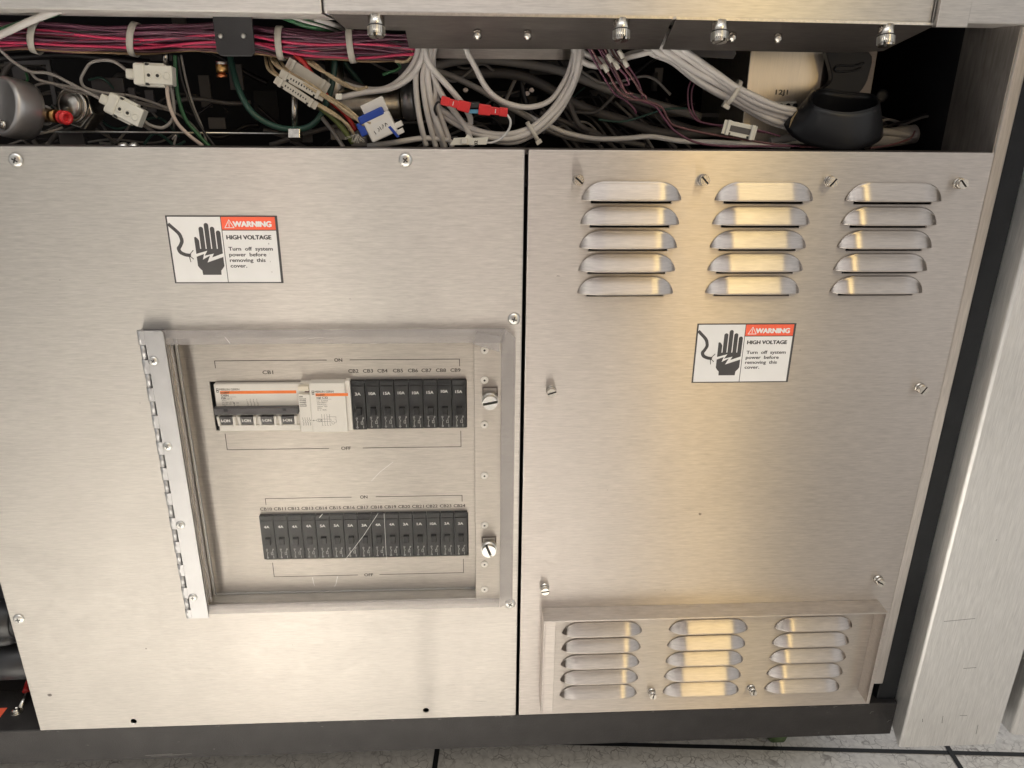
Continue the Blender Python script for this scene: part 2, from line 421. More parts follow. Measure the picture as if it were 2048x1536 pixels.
# ---- fasteners
def phillips(pt, r, parent, axis=Vector((0,-1,0)), ang=.3, mat=None):
    c = Vector(pt)
    h = MB().lathe(c, axis, [(0, r), (r*.12, r*.98), (r*.30, r*.75), (r*.38, r*.42), (r*.40, .05)], 24)
    o = h.build('screw', mat or M_CHROME, parent)
    u = axis.orthogonal().normalized(); w = axis.cross(u)
    a = u*math.cos(ang)+w*math.sin(ang); b = axis.cross(a)
    s = MB().obox(c+axis*r*.385, a, b, axis, r*.42, r*.10, r*.05)
    s.obox(c+axis*r*.387, b, a, axis, r*.42, r*.10, r*.05)
    s.build('recess', M_SOCKET, o)  # raised dark cross, the shade of a recess put into its colour
    return o
def slotted(pt, r, parent, ang=.7, axis=Vector((0,-1,0)), length=None, mat=None, collar=True):
    c = Vector(pt); L = length or r*1.5
    axis = axis.normalized(); u = (Vector((1,0,0))-axis*axis.x).normalized(); w = axis.cross(u)
    a = u*math.cos(ang)+w*math.sin(ang); b = axis.cross(a)
    h = MB()
    if collar: h.lathe(c, axis, [(0, r*1.0), (.2*r, r*1.06), (.45*r, r*1.06), (.55*r, r*.8), (.7*r, r*.8), (.72*r, r*.98), (L-.5*r, r*.98)], 24)
    else: h.lathe(c, axis, [(0, r), (L-.5*r, r)], 24)
    g = r*.17
    for sgn in (1, -1):                            # two half discs leave the slot open
        pts = []
        n = 12; x0 = math.asin(g/r)
        for k in range(n+1):
            t = x0 + (math.pi-2*x0)*k/n; pts.append((math.cos(t)*r*.95, sgn*math.sin(t)*r*.95))
        lo = [c+axis*(L-.5*r)+a*p[0]+b*p[1] for p in pts]; hi = [c+axis*L+a*p[0]*.93+b*(sgn*g+(p[1]-sgn*g)*.93) for p in pts]
        m = len(pts); f = [tuple(range(m, 2*m)), tuple(range(m-1, -1, -1))]+[(i, (i+1)%m, (i+1)%m+m, i+m) for i in range(m)]
        if sgn < 0: f = [q[::-1] for q in f]
        h.add(lo+hi, f)
    o = h.build('screw', mat or M_NICKEL, parent)
    MB().lathe(c+axis*(L-.5*r+.02), axis, [(0, r*.9), (.05, r*.9)], 20).build('slot', M_SOCKET, o)  # dark disc, shade at the slot bottom put into its colour
    return o

# ------------------------------------------------------------------ left cover
OX0 = (at(347,760).x + at(411,1185).x)/2; OX1 = at(949,900).x
OZ1 = at(650,676).z; OZ0 = at(700,1203).z
DI = 17.0                                     # depth of the window recess
left = thing('cabinet_cover', 'large brushed steel cover with the breaker window, left of the gap', 'cover panel', ((XL+XG0)/2, 0, ZB))
lp = MB().box(XL, XG0, 0, 2.0, ZB, ZT).build('plate', M_STEEL, left)
c = MB().box(OX0, OX1, -5, 10, OZ0, OZ1)
for q in ((267,1443), (852,1421)):
    p_ = at(*q); c.lathe((p_.x, -5, p_.z), (0,1,0), [(0,3.0),(12,3.0)], 16)
cut(lp, c)
late_bevel(lp, .7)
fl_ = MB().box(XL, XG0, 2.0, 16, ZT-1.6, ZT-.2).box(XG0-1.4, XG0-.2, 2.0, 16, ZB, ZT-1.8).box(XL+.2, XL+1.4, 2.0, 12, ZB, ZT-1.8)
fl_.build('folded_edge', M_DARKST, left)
for q, a_ in zip(((32,320),(811,320),(1028,638),(38,1238),(1020,1207)), (.3,.1,.5,.9,.2)):
    phillips(at(*q)+Vector((0,-.1,0)), 5.4, left, ang=a_)
# recess walls and the printed inner panel
rw = MB()
rw.box(OX0-1.2, OX0-.02, 2.1, DI, OZ0, OZ1).box(OX1+.02, OX1+1.2, 2.1, DI, OZ0, OZ1)
rw.box(OX0, OX1, 2.1, DI, OZ0-1.2, OZ0-.02).box(OX0, OX1, 2.1, DI, OZ1+.02, OZ1+1.2)
rw.build('recess_wall', M_STEEL, left)
ip = MB().box(OX0-3, OX1+3, DI+.1, DI+1.6, OZ0-3, OZ1+3).build('inner_panel', M_STEEL, left)
u0, u1 = (at(425,808,DI).x), at(934,808,DI).x
uz0, uz1 = at(700,858,DI).z, at(700,761,DI).z
l0, l1 = at(528,1078,DI).x, at(937,1066,DI).x
lz0, lz1 = at(700,1116,DI).z, at(700,1029,DI).z
cut(ip, MB().box(u0, u1, DI-5, DI+9, uz0, uz1).box(l0, l1, DI-5, DI+9, lz0, lz1))
late_bevel(ip, .3)
bd = MB()   # thin bead along the foot of the recess
bd.box(OX0+.2, OX0+2.6, DI-2.2, DI, OZ0+.1, OZ1-1).box(OX0+2.8, OX1-.5, DI-2.2, DI, OZ0+.2, OZ0+1.8)
bd.build('edge_bead', M_HINGE, left, bevel=.5)
# printed lettering
ink = MB(); Y = DI+.02
def P2(px, py, Yp=None): q = at(px, py, DI if Yp is None else Yp); return (q.x, q.z)
def brk(a, b, tick, txt, tp, gap0, gap1):
    (xa, za), (xb, zb) = P2(*a), P2(*b); z = (za+zb)/2
    g0 = P2(gap0, a[1])[0]; g1 = P2(gap1, b[1])[0]
    line(ink, [(xa, z+tick), (xa, z), (g0, z)], .65, Y); line(ink, [(g1, z), (xb, z), (xb, z+tick)], .65, Y)
    text(ink, txt, (g0+g1)/2, z-1.6, Y, 3.2, align='c', bold=.09, width=(6.8 if txt == 'ON' else 8.6))
brk((429,722),(919,718),-6.5,'ON',0,653,700)
brk((455,903),(922,890),16,'OFF',0,658,726)
brk((531,1001),(924,987),-6.5,'ON',0,703,752)
brk((549,1158),(927,1141),16,'OFF',0,716,759)
text(ink, 'CB1', P2(536,748)[0], P2(536,748)[1], Y, 3.3, width=9.2, bold=.08)
zcb = (P2(707,746)[1]+P2(911,743)[1])/2
CBX = [707,736,765,796,826,853,882,911]
for i, x in enumerate(CBX): text(ink, 'CB%d' % (i+2), P2(x,744)[0], zcb, Y, 3.3, width=8.8, bold=.08)
z0_, z1_ = P2(532,1024)[1], P2(919,1011)[1]
for i in range(15):
    x = 532 + (919-532)*i/14; text(ink, 'CB%d' % (i+10), P2(x,1018)[0], (z0_+z1_)/2, Y, 3.2, width=11.0, bold=.08)
ink.build('printed_lettering', M_INK, left)
# strip rivets
for q in ((969,700),(969,760),(969,849),(969,951),(969,1050),(969,1128),(969,1178)):
    c_ = at(*q)
    o = MB().lathe(c_+Vector((0,-.1,0)), (0,-1,0), [(0,3.5),(.8,3.4),(1.2,2.6),(1.25,1.1)], 20).build('rivet', M_WHITEP, left)
    MB().lathe(c_+Vector((0,-1.3,0)), (0,-1,0), [(0,1.0),(.2,.9)], 12).build('rivet_pin', M_SOCKET, o)
for q, a_ in (((980,803),.15),((978,1100),1.45)):
    c_ = at(q[0], q[1]-14)
    b = MB().box(c_.x-7.0, c_.x+7.0, -1.2, -.1, c_.z-9, c_.z+7.5).build('latch_plate', M_DARKST, left, bevel=.3)
    MB().box(c_.x-5.6, c_.x+5.6, -2.0, -1.3, c_.z-7, c_.z+6.5).build('catch', M_STEEL, b, bevel=.3)

# small marks on the steel
def marks(L, parent, mat=None):
    mb = MB()
    for (px, py, w, h) in L:
        q = at(px, py); n = 9; mb.flat([(q.x+w*math.cos(2*math.pi*k/n)*random.uniform(.6,1.1), q.z+h*math.sin(2*math.pi*k/n)*random.uniform(.6,1.1)) for k in range(n)], -.03)
    return mb.build('marks', mat or M_MARK, parent)
M_MARK = steel('mark_steel', col=(.26,.23,.21), rough=.5)
marks([(292,1297,1.3,1.1),(170,1088,.8,.2),(280,806,.7,.4),(100,1390,3,2),(585,1290,.6,.4),(700,598,1.2,.3),(120,560,.5,.4),(900,1370,6,.25),(960,1403,9,.2)], left)

# ------------------------------------------------------------------ window door
DY = -6.0
dl = (at(320,668,DY).x + at(404,1233,DY).x)/2
dr = at(1029,900,DY).x; dt = at(650,660,DY).z; db = at(700,1222,DY).z
door = thing('window_door', 'clear plastic door with milky edges over the circuit breakers', 'door', ((dl+dr)/2, DY, db))
w_ = 12.5
MB().box(dl+w_-.5, dr-w_+.5, DY+.6, DY+2.6, db+w_-.5, dt-w_+.5).build('pane', M_CLEAR, door)
ed = MB()
ed.prism([(dl, dt), (dr-9, dt), (dr-w_+3, dt-w_+1), (dr-w_, dt-w_), (dl, dt-w_)], DY, DY+2.2)
ed.prism([(dr-9+.3, dt), (dr, dt-8), (dr, db+6), (dr-w_, db), (dr-w_, dt-w_+.3)], DY-.4, DY+2.0)
ed.prism([(dl, db), (dr-w_-.3, db), (dr-w_-.3, db+w_-3), (dl, db+w_-3)], DY, DY+2.2)
ed.build('edge_strip', M_MILK, door, bevel=.5)
wl = MB()
wl.box(dl+6, dr-5, DY+2.3, -1.0, dt-1.6, dt-.2).box(dr-1.8, dr-.2, DY+2.3, -1.0, db+7, dt-9).box(dl+6, dr-w_, DY+2.3, -1.0, db+.2, db+1.6)
wl.build('side_wall', M_CLEAR, door)
# torn tape on the corner
t0 = at(948,684,DY-1); t1 = at(1003,664,DY-1); t2 = at(1002,704,DY-1); t3 = at(950,690,DY-1)
MB().hexa([Vector((t3.x-2, DY-.9, t3.z+1)), Vector((t2.x-1, DY-1.2, t2.z)), Vector((t1.x-1, DY-.9, t1.z-4)), Vector((t0.x+3, DY-.7, t0.z+9))],
          [Vector((t3.x-2, DY-.5, t3.z+1)), Vector((t2.x-1, DY-.8, t2.z)), Vector((t1.x-1, DY-.5, t1.z-4)), Vector((t0.x+3, DY-.3, t0.z+9))]).build('tape', M_MILK, door)
# left inner ribs of the pane
rb = MB()
for k, x in enumerate((dl+5, dl+7.6)): rb.box(x, x+1.1, DY+2.7, -2.0, db+w_, dt-w_)
rb.build('rib', M_MILK, door)
# scratches in the acrylic
sc_ = MB()
def scr(pts, w=.35): line(sc_, [P2(a, b, DY+.5) for a, b in pts], w, DY+.5)
scr([(743,962),(760,944),(786,924)], .3); scr([(690,1120),(728,1070),(756,1027)], .35); scr([(768,1027),(770,1060),(773,1118)], .3)
scr([(625,1155),(627,1166),(629,1171)], .5); scr([(675,1153),(672,1168),(669,1173)], .5); scr([(639,1035),(645,1028)], .6); scr([(450,674),(460,687)], .4)
sc_.build('scratches', M_WHITE, door)
# knobs that go through the pane
for q, a_ in (((980,806),.2),((978,1102),-1.2)):
    c_ = at(q[0], q[1], -12)
    slotted(Vector((c_.x, -5.5, c_.z+1)), 7.2, door, ang=a_, length=9.5, collar=False, mat=M_CHROME).name = 'latch_knob'
# piano hinge
HY = -8.5
hz1 = at(283,662,HY).z; hz0 = at(366,1238,HY).z
hx = (at(277,664,HY).x + at(366,1238,HY).x)/2
hg = MB(); pitch = 25.4
zs = []; z = hz1
tabs = []; notch = []
z = hz1; k = 0
while z > hz0+1:
    z2 = max(hz0, z-pitch/2)
    (tabs if k % 2 == 0 else notch).append((z2, z)); z = z2; k += 1
lx0 = hx+6.2; lx1 = hx+22.0
leaf = hg.prism([(lx0, hz0), (lx1, hz0), (lx1, hz1-2), (lx1-2, hz1), (lx0, hz1)], HY+.1, HY+1.7)
for a_, b_ in tabs: hg.box(hx+2.0, lx0-.01, HY+.1, HY+1.7, a_+.2, b_-.2)
hg_o = hg.build('hinge_leaf', M_HINGE, door, bevel=.25)
kn = MB()
for a_, b_ in tabs: kn.lathe((hx+2.6, HY+2.6, a_+.25), (0,0,1), [(0,2.6),(b_-a_-.5,2.6)], 16)
for a_, b_ in notch: kn.lathe((hx+2.9, HY+2.6, a_+.25), (0,0,1), [(0,2.4),(b_-a_-.5,2.4)], 16)
kn.build('knuckle', M_HINGE, hg_o)
bl = MB().box(hx+1.5, lx1-2, HY+4.2, -.5, hz0+1, hz1-1).build('hinge_packing', M_INTGREY, hg_o)
for q, a_ in (((307,722),.2),((335,893),.4),((361,1050),.8),((386,1195),.5)):
    c_ = at(q[0], q[1], HY); phillips(Vector((c_.x, HY+.1, c_.z)), 4.1, door, ang=a_)

# ------------------------------------------------------------------ circuit breakers
def symbols(mb, x, z, y, s=1.0, H=11):
    """switch symbol and coil symbol printed under the toggle"""
    xa, xb = x-2.6*s, x+2.9*s
    line(mb, arc(xa, z, .75, 0, 360, 6), .35, y)
    line(mb, [(xa, z-.8), (xa-.2, z-2.2), (xa+.9, z-3.4), (xa, z-4.4), (xa, z-8.2)], .4, y)
    line(mb, arc(xa+.1, z-9.1, .75, 0, 360, 6), .35, y)
    line(mb, arc(xb+.6, z+.2, .6, 0, 360, 6), .35, y)
    line(mb, [(xb+.5, z-.5), (xb-.6, z-2.0), (xb, z-3.0)], .4, y)
    line(mb, [(xb, z-3.0), (xb, z-6.2)], .4, y); line(mb, [(xb, z-3.4), (xb-1.6, z-3.4), (xb-1.6, z-5.8), (xb, z-5.8)], .4, y)
    line(mb, [(xb+.4, z-7.4), (xb+.4, z-9.8)], .4, y)
def breaker(name_label, x0, x1, z0, z1, rating, tz, rz, yy, group):
    yf = yy
    root = thing('circuit_breaker', name_label, 'circuit breaker', ((x0+x1)/2, yf, z0), group)
    xm = (x0+x1)/2; H = z1-z0
    b = MB().prism([(x0+.15, z0+.6), (x0+.7, z0), (x1-.7, z0), (x1-.15, z0+.6), (x1-.15, z1), (x0+.15, z1)], yf, DI+14)
    b.box(x0+.35, x1-.35, yf-.7, yf-.01, z0+H*.05, z1-H*.10)
    b.build('body', M_BLACKBR, root, bevel=.35)
    # rocker well and toggle
    MB().box(xm-2.9, xm+2.9, yf-.78, yf-.71, tz-5.2, tz+7.0).build('toggle_well', M_INTER, root)
    MB().hexa([(xm-2.6, yf-4.6, tz-3.6), (xm+2.6, yf-4.6, tz-3.6), (xm+2.6, yf-3.4, tz+3.0), (xm-2.6, yf-3.4, tz+3.0)],
              [(xm-2.6, yf-.8, tz-3.0), (xm+2.6, yf-.8, tz-3.0), (xm+2.6, yf-.8, tz+3.8), (xm-2.6, yf-.8, tz+3.8)]).build('toggle', M_BLACKBR, root, bevel=.4)
    l = MB(); text(l, rating, xm-.2, rz, yf-.74, 2.8, width=(4.9 if len(rating) == 2 else 6.0), bold=.07)
    l.build('rating_mark', M_WINK, root)
    s = MB(); symbols(s, xm, z0+11.6, yf-.74, .95); s.build('symbol', M_WINKG, root)
    return root
BY = DI-4.0
# upper row
ux0 = at(703,808,BY).x; ux1 = at(932.5,806,BY).x
bz0 = at(820,857,BY).z; bz1 = at(820,761,BY).z
pw = (ux1-ux0)/8
for i, (r_, dz) in enumerate(zip(('3A','10A','15A','10A','10A','15A','10A','15A'), (0,.3,.4,.7,.6,.9,1.8,1.4))):
    x = ux0+pw*i
    breaker('black breaker marked %s under the lettering CB%d' % (r_, i+2), x, x+pw, bz0+(0 if i else -.6), bz1, r_,
            (bz0+bz1)/2-5.0, bz1-13.6+dz, BY, 'black circuit breakers in the upper row')
# lower row
lx0_ = at(523,1078,BY).x; lx1_ = at(935.5,1066,BY).x
cz0 = at(730,1115,BY).z; cz1 = at(730,1029,BY).z
pw = (lx1_-lx0_)/15
for i, r_ in enumerate(('4A','4A','4A','4A','5A','5A','5A','3A','4A','4A','3A','1A','10A','3A','3A')):
    x = lx0_+pw*i
    breaker('black breaker marked %s under the lettering CB%d' % (r_, i+10), x, x+pw, cz0, cz1, r_,
            (cz0+cz1)/2-2.2, cz1-12.6+random.uniform(-.3,.3), BY, 'black circuit breakers in the lower row')

# four pole white breaker with linked dark handle
mx0 = at(432,808,BY).x; mx1 = at(597,808,BY).x; mz1 = at(510,768,BY).z; mz0 = at(510,862,BY).z
mb_ = thing('four_pole_breaker', 'wide white breaker with orange stripe and four linked dark levers', 'circuit breaker', ((mx0+mx1)/2, BY, mz0))
b = MB().box(mx0, mx1+3, BY, DI+14, mz0, mz1); b.build('body', M_WHITEP, mb_, bevel=.8)
# raised lower part holding levers
lw = (mx1-mx0)/4
lz = at(510,838,BY).z
f = MB(); f.box(mx0+1, mx1, BY-1.5, BY-.02, mz0+1.0, lz-5.2)
f.build('lower_face', M_WHITEP, mb_, bevel=.4)
for i in range(4):
    xc = mx0 + lw*(i+.5) - 1.0
    w2 = MB(); w2.prism([(xc-7.6, lz-5.4), (xc-5.6, lz-5.4), (xc-5.6, lz+4), (xc-8.4, lz+4)], BY-3.6, BY-.02)
    w2.prism([(xc+5.6, lz-5.4), (xc+7.6, lz-5.4), (xc+8.4, lz+4), (xc+5.6, lz+4)], BY-3.6, BY-.02)
    w2.build('lever_guide', M_WHITEP, mb_, bevel=.7)
    lv = MB().hexa([(xc-5.1, BY-2.6, lz-4.2), (xc+5.1, BY-2.6, lz-4.2), (xc+5.4, BY-4.8, lz+4.2), (xc-5.4, BY-4.8, lz+4.2)],
              [(xc-5.1, BY-.1, lz-4.2), (xc+5.1, BY-.1, lz-4.2), (xc+5.4, BY-.1, lz+4.2), (xc-5.4, BY-.1, lz+4.2)]).build('lever', M_GREYP, mb_, bevel=.4)
    t_ = MB(); text(t_, 'I-ON', xc, lz-.9, BY-4.1, 3.1, width=7.4, bold=.10)
    t_.v = [(x, y - (z-(lz-.9))*.30 - .15, z) for x, y, z in t_.v]
    t_.build('lever_mark', M_WINK, lv)
tz_ = at(510,820,BY).z
tb = MB().box(mx0-1.0, mx1+.5, BY-6.2, BY-.1, tz_-2.0, tz_+4.4).build('linking_bar', M_GREYP, mb_, bevel=.5)
MB().box(mx0+8, mx0+11.5, BY-6.3, BY-6.21, tz_+1.4, tz_+3.9).box(mx1-13, mx1-9.8, BY-6.3, BY-6.21, tz_+1.4, tz_+3.9).build('bar_slot', M_INTER, tb)
def mg_print(parent, xl, zt, y, wstripe, name2, rating, small, twid=17.5):
    s = MB(); s.box(xl+2.0, xl+2.0+wstripe, y-.03, y-.005, zt-3.4, zt-.6); s.build('orange_stripe', M_ORANGE, parent)
    t = MB()
    text(t, 'MERLIN GERIN', xl+1.6, zt+.0, y-.04, 1.9, width=twid, align='l', bold=.03)
    text(t, 'multi9', xl+2.4, zt-2.9, y-.05, 1.7, width=7.4, align='l', bold=.06)
    text(t, name2, xl+2.5, zt-5.7, y-.04, 1.9, width=(6.4 if len(name2) < 6 else 10.0), align='l', bold=.05)
    line(t, [(xl+2.5, zt-6.3), (xl+15.5, zt-6.3)], .2, y-.04)
    if rating: text(t, rating, xl+2.5, zt-8.4, y-.04, 1.9, width=4.0, align='l', bold=.06)
    for k, (st, w) in enumerate(small): text(t, st, xl+2.6, zt-8.4-1.75*(k+(1 if rating else 0)), y-.04, 1.15, width=w, align='l')
    # emblem of two interlocked squares
    for dz in (0, 1.9):
        line(t, [(xl-.9, zt-1.7+dz), (xl+.7, zt-1.7+dz), (xl+.7, zt+.0+dz-.2), (xl-.9, zt+dz-.2), (xl-.9, zt-1.7+dz)], .45, y-.04)
    return t
pt = P2(435,781,BY)
t = mg_print(mb_, pt[0], pt[1], BY, at(592,780,BY).x-pt[0]-2.0, 'C45N', '15A', (('415V~', 4.5), ('NS 3kA 10/71', 10), ('6kA IEC 157', 8), ('OFF', 3)))
text(t, 'type 2', pt[0]+6.9, pt[1]-8.4, BY-.04, 1.1, width=4.8, align='l')
line(t, [(pt[0]+13, pt[1]-12.2), (pt[0]+13, pt[1]-15.6)], .3, BY-.04); t.flat([(pt[0]+12.2, pt[1]-12.6), (pt[0]+13.8, pt[1]-12.6), (pt[0]+13, pt[1]-11.2)], BY-.05)
t.flat([(pt[0]+12.2, pt[1]-15.2), (pt[0]+13.8, pt[1]-15.2), (pt[0]+13, pt[1]-16.4)], BY-.05)
text(t, 'ON', pt[0]+15, pt[1]-12.6, BY-.04, 1.0, align='l'); text(t, 'OFF', pt[0]+15, pt[1]-15.6, BY-.04, 1.0, align='l')
for k in range(4):
    x = pt[0]+24.5+k*2.9; z = pt[1]-9.6
    text(t, '%d' % (2*k+1), x, z, BY-.04, 1.2)
    line(t, [(x, z-.6), (x, z-1.6), (x+.9, z-3.0)], .22, BY-.04); line(t, arc(x+.1, z-4.0, .8, 90, -90, 5)+arc(x+.1, z-5.4, .7, 90, -90, 5), .22, BY-.04)
    line(t, [(x, z-6.0), (x, z-7.4)], .22, BY-.04)
t.build('printed_marks', M_INK, mb_)
# residual current block beside it
VY = BY-5.5
vx0 = at(598,820,VY).x; vxm = at(622,820,VY).x; vx1 = at(693,820,VY).x; vz1 = at(650,764,VY).z; vz0 = at(650,864.5,VY).z
vg = thing('earth_leakage_block', 'white breaker block with a printed wiring diagram, orange stripe and test button', 'circuit breaker', ((vx0+vx1)/2, VY, vz0))
MB().box(vxm, vx1, VY, DI+14, vz0, vz1-1.2).build('body', M_WHITEP, vg, bevel=.7)
MB().box(vx0, vxm-.1, VY+.8, DI+14, vz0+.2, vz1-12).build('narrow_module', M_WHITEP, vg, bevel=.6)
MB().box(vx0+.5, vxm-.2, VY+4.0, DI+14, vz1-11.9, vz1-8.5).build('indicator_housing', M_WHITEP, vg)
MB().box(vx0+5.8, vxm-.3, VY+3.4, VY+3.9, vz1-10.9, vz1-9.1).build('indicator', M_BRN, vg)
MB().box(vx0+.8, vxm-.3, VY-.6, VY+5, vz1-8.4, vz1-3.8).build('test_button', plain('cream_plastic', (.80,.75,.64), .35), vg, bevel=.5)
MB().box(vx1+.05, at(703,820,VY+2.5).x, VY+2.5, DI+14, vz0+.5, vz1).build('side_cover', M_WHITEP, vg, bevel=.4)
pv = (at(624,785.5,VY).x+.9, at(624,785.5,VY).z)
t = mg_print(vg, pv[0], pv[1], VY, at(696,790,VY).x-pv[0]-2, 'vigi C32', '', (('I\u0394n 0,030A', 10), ('220/380V~', 9), ('240/415V~', 9), ('classe T02', 9), ('50Hz', 4), ('In \u2264 40A', 8)), twid=16.5)
text(t, 'test', vx0+1, vz1-14.6, VY+.76, 1.5, width=3.2, align='l', bold=.06)
for k, st in enumerate(('mensuel', 'monthly', 'monatlich', 'mensile', 'mensual')):
    text(t, st, vx0+1.1, vz1-16.6-1.7*k, VY+.76, 1.1, width=5.6, align='l', bold=.04)
zz = vz0+12.2
for k in range(4):
    x = vx0+2.4+k*2.0
    line(t, [(x, zz+2.2), (x, zz+.5), (x+.9, zz-.9), (x, zz-1.4), (x, zz-2.4)], .25, VY+.76)
    line(t, arc(x+.1, zz-3.4, .7, 90, -90, 4)+arc(x+.1, zz-4.8, .6, 90, -90, 4), .25, VY+.76)
    x2 = vxm+9.0+k*2.3
    line(t, [(x2, zz+5.6), (x2, zz-5.5), (x2+.8, zz-5.5)], .22, VY-.04)
line(t, [(vx0+8.4, zz-.4), (vxm-.6, zz-.4)], .2, VY+.74); line(t, [(vxm+.3, zz-.4), (vxm+4.4, zz-.4)], .2, VY-.04)
t.flat([(vxm+.6, zz-.4), (vxm+2, zz+.3), (vxm+2, zz-1.1)], VY-.045)
line(t, arc(vxm+5.8, zz-.4, 1.5, 0, 360, 12), .25, VY-.04); line(t, arc(vxm+7.2, zz-.4, 1.5, 0, 360, 12), .25, VY-.05)
line(t, [(vxm+8.0, zz+.8), (vxm+17, zz+.8), (vxm+17, zz-1.6), (vxm+8.0, zz-1.6), (vxm+8.0, zz+.8)], .22, VY-.05)
line(t, [(vxm+13.6, zz+3), (vxm+21.5, zz+3), (vxm+21.5, zz+1.4)], .22, VY-.045); line(t, arc(vxm+19.8, zz-1.2, 2.0, 70, -70, 6), .22, VY-.05)
line(t, arc(vxm+18.6, zz-3.0, 1.3, 0, 360, 8), .22, VY-.045)
t.build('printed_marks', M_INK, vg)
# blank white filler above the block
fz = at(650,762,BY+1).z
fx0, fx1 = at(597,765,BY).x, at(702,765,BY).x
tag(MB().box(mx1+3.2, fx1, BY+.2, DI+12, vz0+3, fz-.4).build('terminal_shroud', M_WHITEP, None, bevel=.4), 'white shroud showing above the diagram block', 'cover')
# dark box behind the slots
tag(MB().box(u0-6, u1+6, DI+15, DI+40, uz0-6, uz1+6).build('breaker_housing', M_INTER), 'black recess around the upper breaker row', 'housing')
tag(MB().box(l0-6, l1+6, DI+15, DI+40, lz0-6, lz1+6).build('breaker_housing', M_INTER), 'black recess around the lower breaker row', 'housing')

# ------------------------------------------------------------------ warning labels
LA = at(330,431)
SW = 88.5; SH = 55.2
def C(cx, cy):
    """enlarged-photo point to millimetres on the label"""
    q = at(320+cx/7.877, 420+cy/7.877); return (q.x, q.z)
LBL = thing('warning_label', 'high voltage warning sticker above the breaker window', 'warning label', (LA.x+SW/2, -.1, LA.z-SH), 'high voltage warning stickers')
c00 = C(72,85); c11 = C(1945,1150); X0, X1, Z1, Z0 = LA.x, C(1843,85)[0], c00[1], c11[1]
MB().box(X0, X1, -.30, -.02, Z0, Z1).build('backing', M_BLK, LBL)
xi0, xi1, zi0, zi1 = X0+1.3, X1-1.9, Z0+1.0, Z1-1.0
xm = (C(958,100)[0]+C(1070,1130)[0])/2; zr = C(1400,315)[1]
MB().box(xi0, xm-.3, -.36, -.31, zi0, zi1).box(xm+.3, xi1, -.36, -.31, zi0, zr-.45).build('white_field', M_WHITE, LBL)
MB().box(xm+.3, xi1, -.36, -.31, zr+.25, zi1).build('red_header', M_RED, LBL)
YB = -.38
bk = MB()
# hand built upright in label millimetres, traced by its own proportions
hp = {}
def fing(xa, xb, ztip, zbase):
    r = (xb-xa)/2; xc = (xa+xb)/2
    bk.flat([(xa, zbase)] + [(xb, zbase)] + arc(xc, ztip-r, r, 0, 180, 12), YB)
pz = C(800,610)[1]                      # level where the fingers join the palm
def UX(cx, cy): return C(cx, cy)[0]
zt_ = [C(640,262)[1], C(720,203)[1], C(820,262)[1], C(915,322)[1]]
pxl = UX(565,620); pxr = UX(985,620); pw_ = (pxr-pxl)
fw = pw_*.170; st_ = pw_*.0385
x = pxl+fw+st_
for k in range(4): fing(x, x+fw, zt_[k], pz-.3); x += fw+st_
zth = C(550,422)[1]
bk.flat([(pxl, pz-.3), (pxl+fw, pz-.3), (pxl+fw, zth-3.0), (pxl+fw*.75, zth-1.4), (pxl+fw*.35, zth), (pxl, zth-.4)], YB-.005)
zb1 = C(570,690)[1]; 
# upper palm, bolt edge
bolt_up = [(0, .0), (.45, .135*1), (.30, -.10), (.67, .045), (.60, -.115), (1.0, .06)]
hh = pw_
up = [(pxl, C(570,690)[1]), (pxl+.43*hh, C(760,640)[1]), (pxl+.30*hh, C(700,720)[1]), (pxl+.66*hh, C(850,685)[1]), (pxl+.58*hh, C(820,745)[1]), (pxr, C(980,683)[1])]
bk.flat([(pxl, pz)] + up + [(pxr, pz)], YB-.01)
lo = [(pxl, C(575,735)[1]), (pxl+.29*hh, C(690,690)[1]), (pxl+.22*hh, C(680,780)[1]), (pxl+.51*hh, C(790,715)[1]), (pxl+.38*hh, C(750,825)[1]), (pxr, C(990,738)[1])]
zc = C(800,960)[1]; ze = C(800,1020)[1]; zk = C(800,880)[1]
bk.flat(lo + [(pxr, zk), (pxr-1.2, zk-1.8), (pxr-3.0, zc+.4), (pxr-3.2, ze), (pxl+3.2, ze), (pxl+3.0, zc+.4), (pxl+1.2, zk-1.8), (pxl, zk)], YB-.01)
# live wire
wp = [C(150,235), C(290,360), C(335,440), C(345,500), C(318,570), C(300,610), C(330,665), C(400,700), C(465,712)]
wp = [(p.x, p.z) for p in smooth_path([(a, 0, b) for a, b in wp], 5)]
wp[0] = (wp[0][0], wp[0][1])
line(bk, wp, 2.7, YB-.02)
for e in ((525,635),(532,768),(490,812)): line(bk, [C(462,712), C(*e)], .65, YB-.30)
tw = MB()
text(tw, 'WARNING', C(1158,262)[0], C(1400,262)[1], YB-.02, 4.3, width=C(1758,200)[0]-C(1160,200)[0], align='l', bold=.26)
tri = [C(1025,277), C(1168,277), C(1085,155)]
line(tw, [tri[0], tri[1], tri[2], tri[0]], .55, YB-.02)
line(tw, [C(1088,195), C(1090,240)], .55, YB-.02); line(tw, [C(1092,252), C(1093,258)], .6, YB-.02)
text(bk, 'HIGH VOLTAGE', C(1055,460)[0], C(1055,460)[1], YB, 3.3, width=C(1755,460)[0]-C(1055,460)[0], align='l', bold=.17)
lx = C(1090,640)[0]-.2
for st, zc_, w in (('Turn  off  system', 637, C(1778,637)[0]-C(1085,637)[0]), ('power  before', 728, C(1672,728)[0]-C(1092,728)[0]), ('removing  this', 816, C(1660,816)[0]-C(1102,816)[0]), ('cover.', 904, C(1368,904)[0]-C(1112,904)[0])):
    text(bk, st, lx, C(1100,zc_)[1], YB, 2.95, width=w, align='l', bold=.10)
tw.build('white_lettering', M_WHITE, LBL); bk.build('black_print', M_BLK, LBL)
L2 = dup_tree(LBL)
sf = MB()
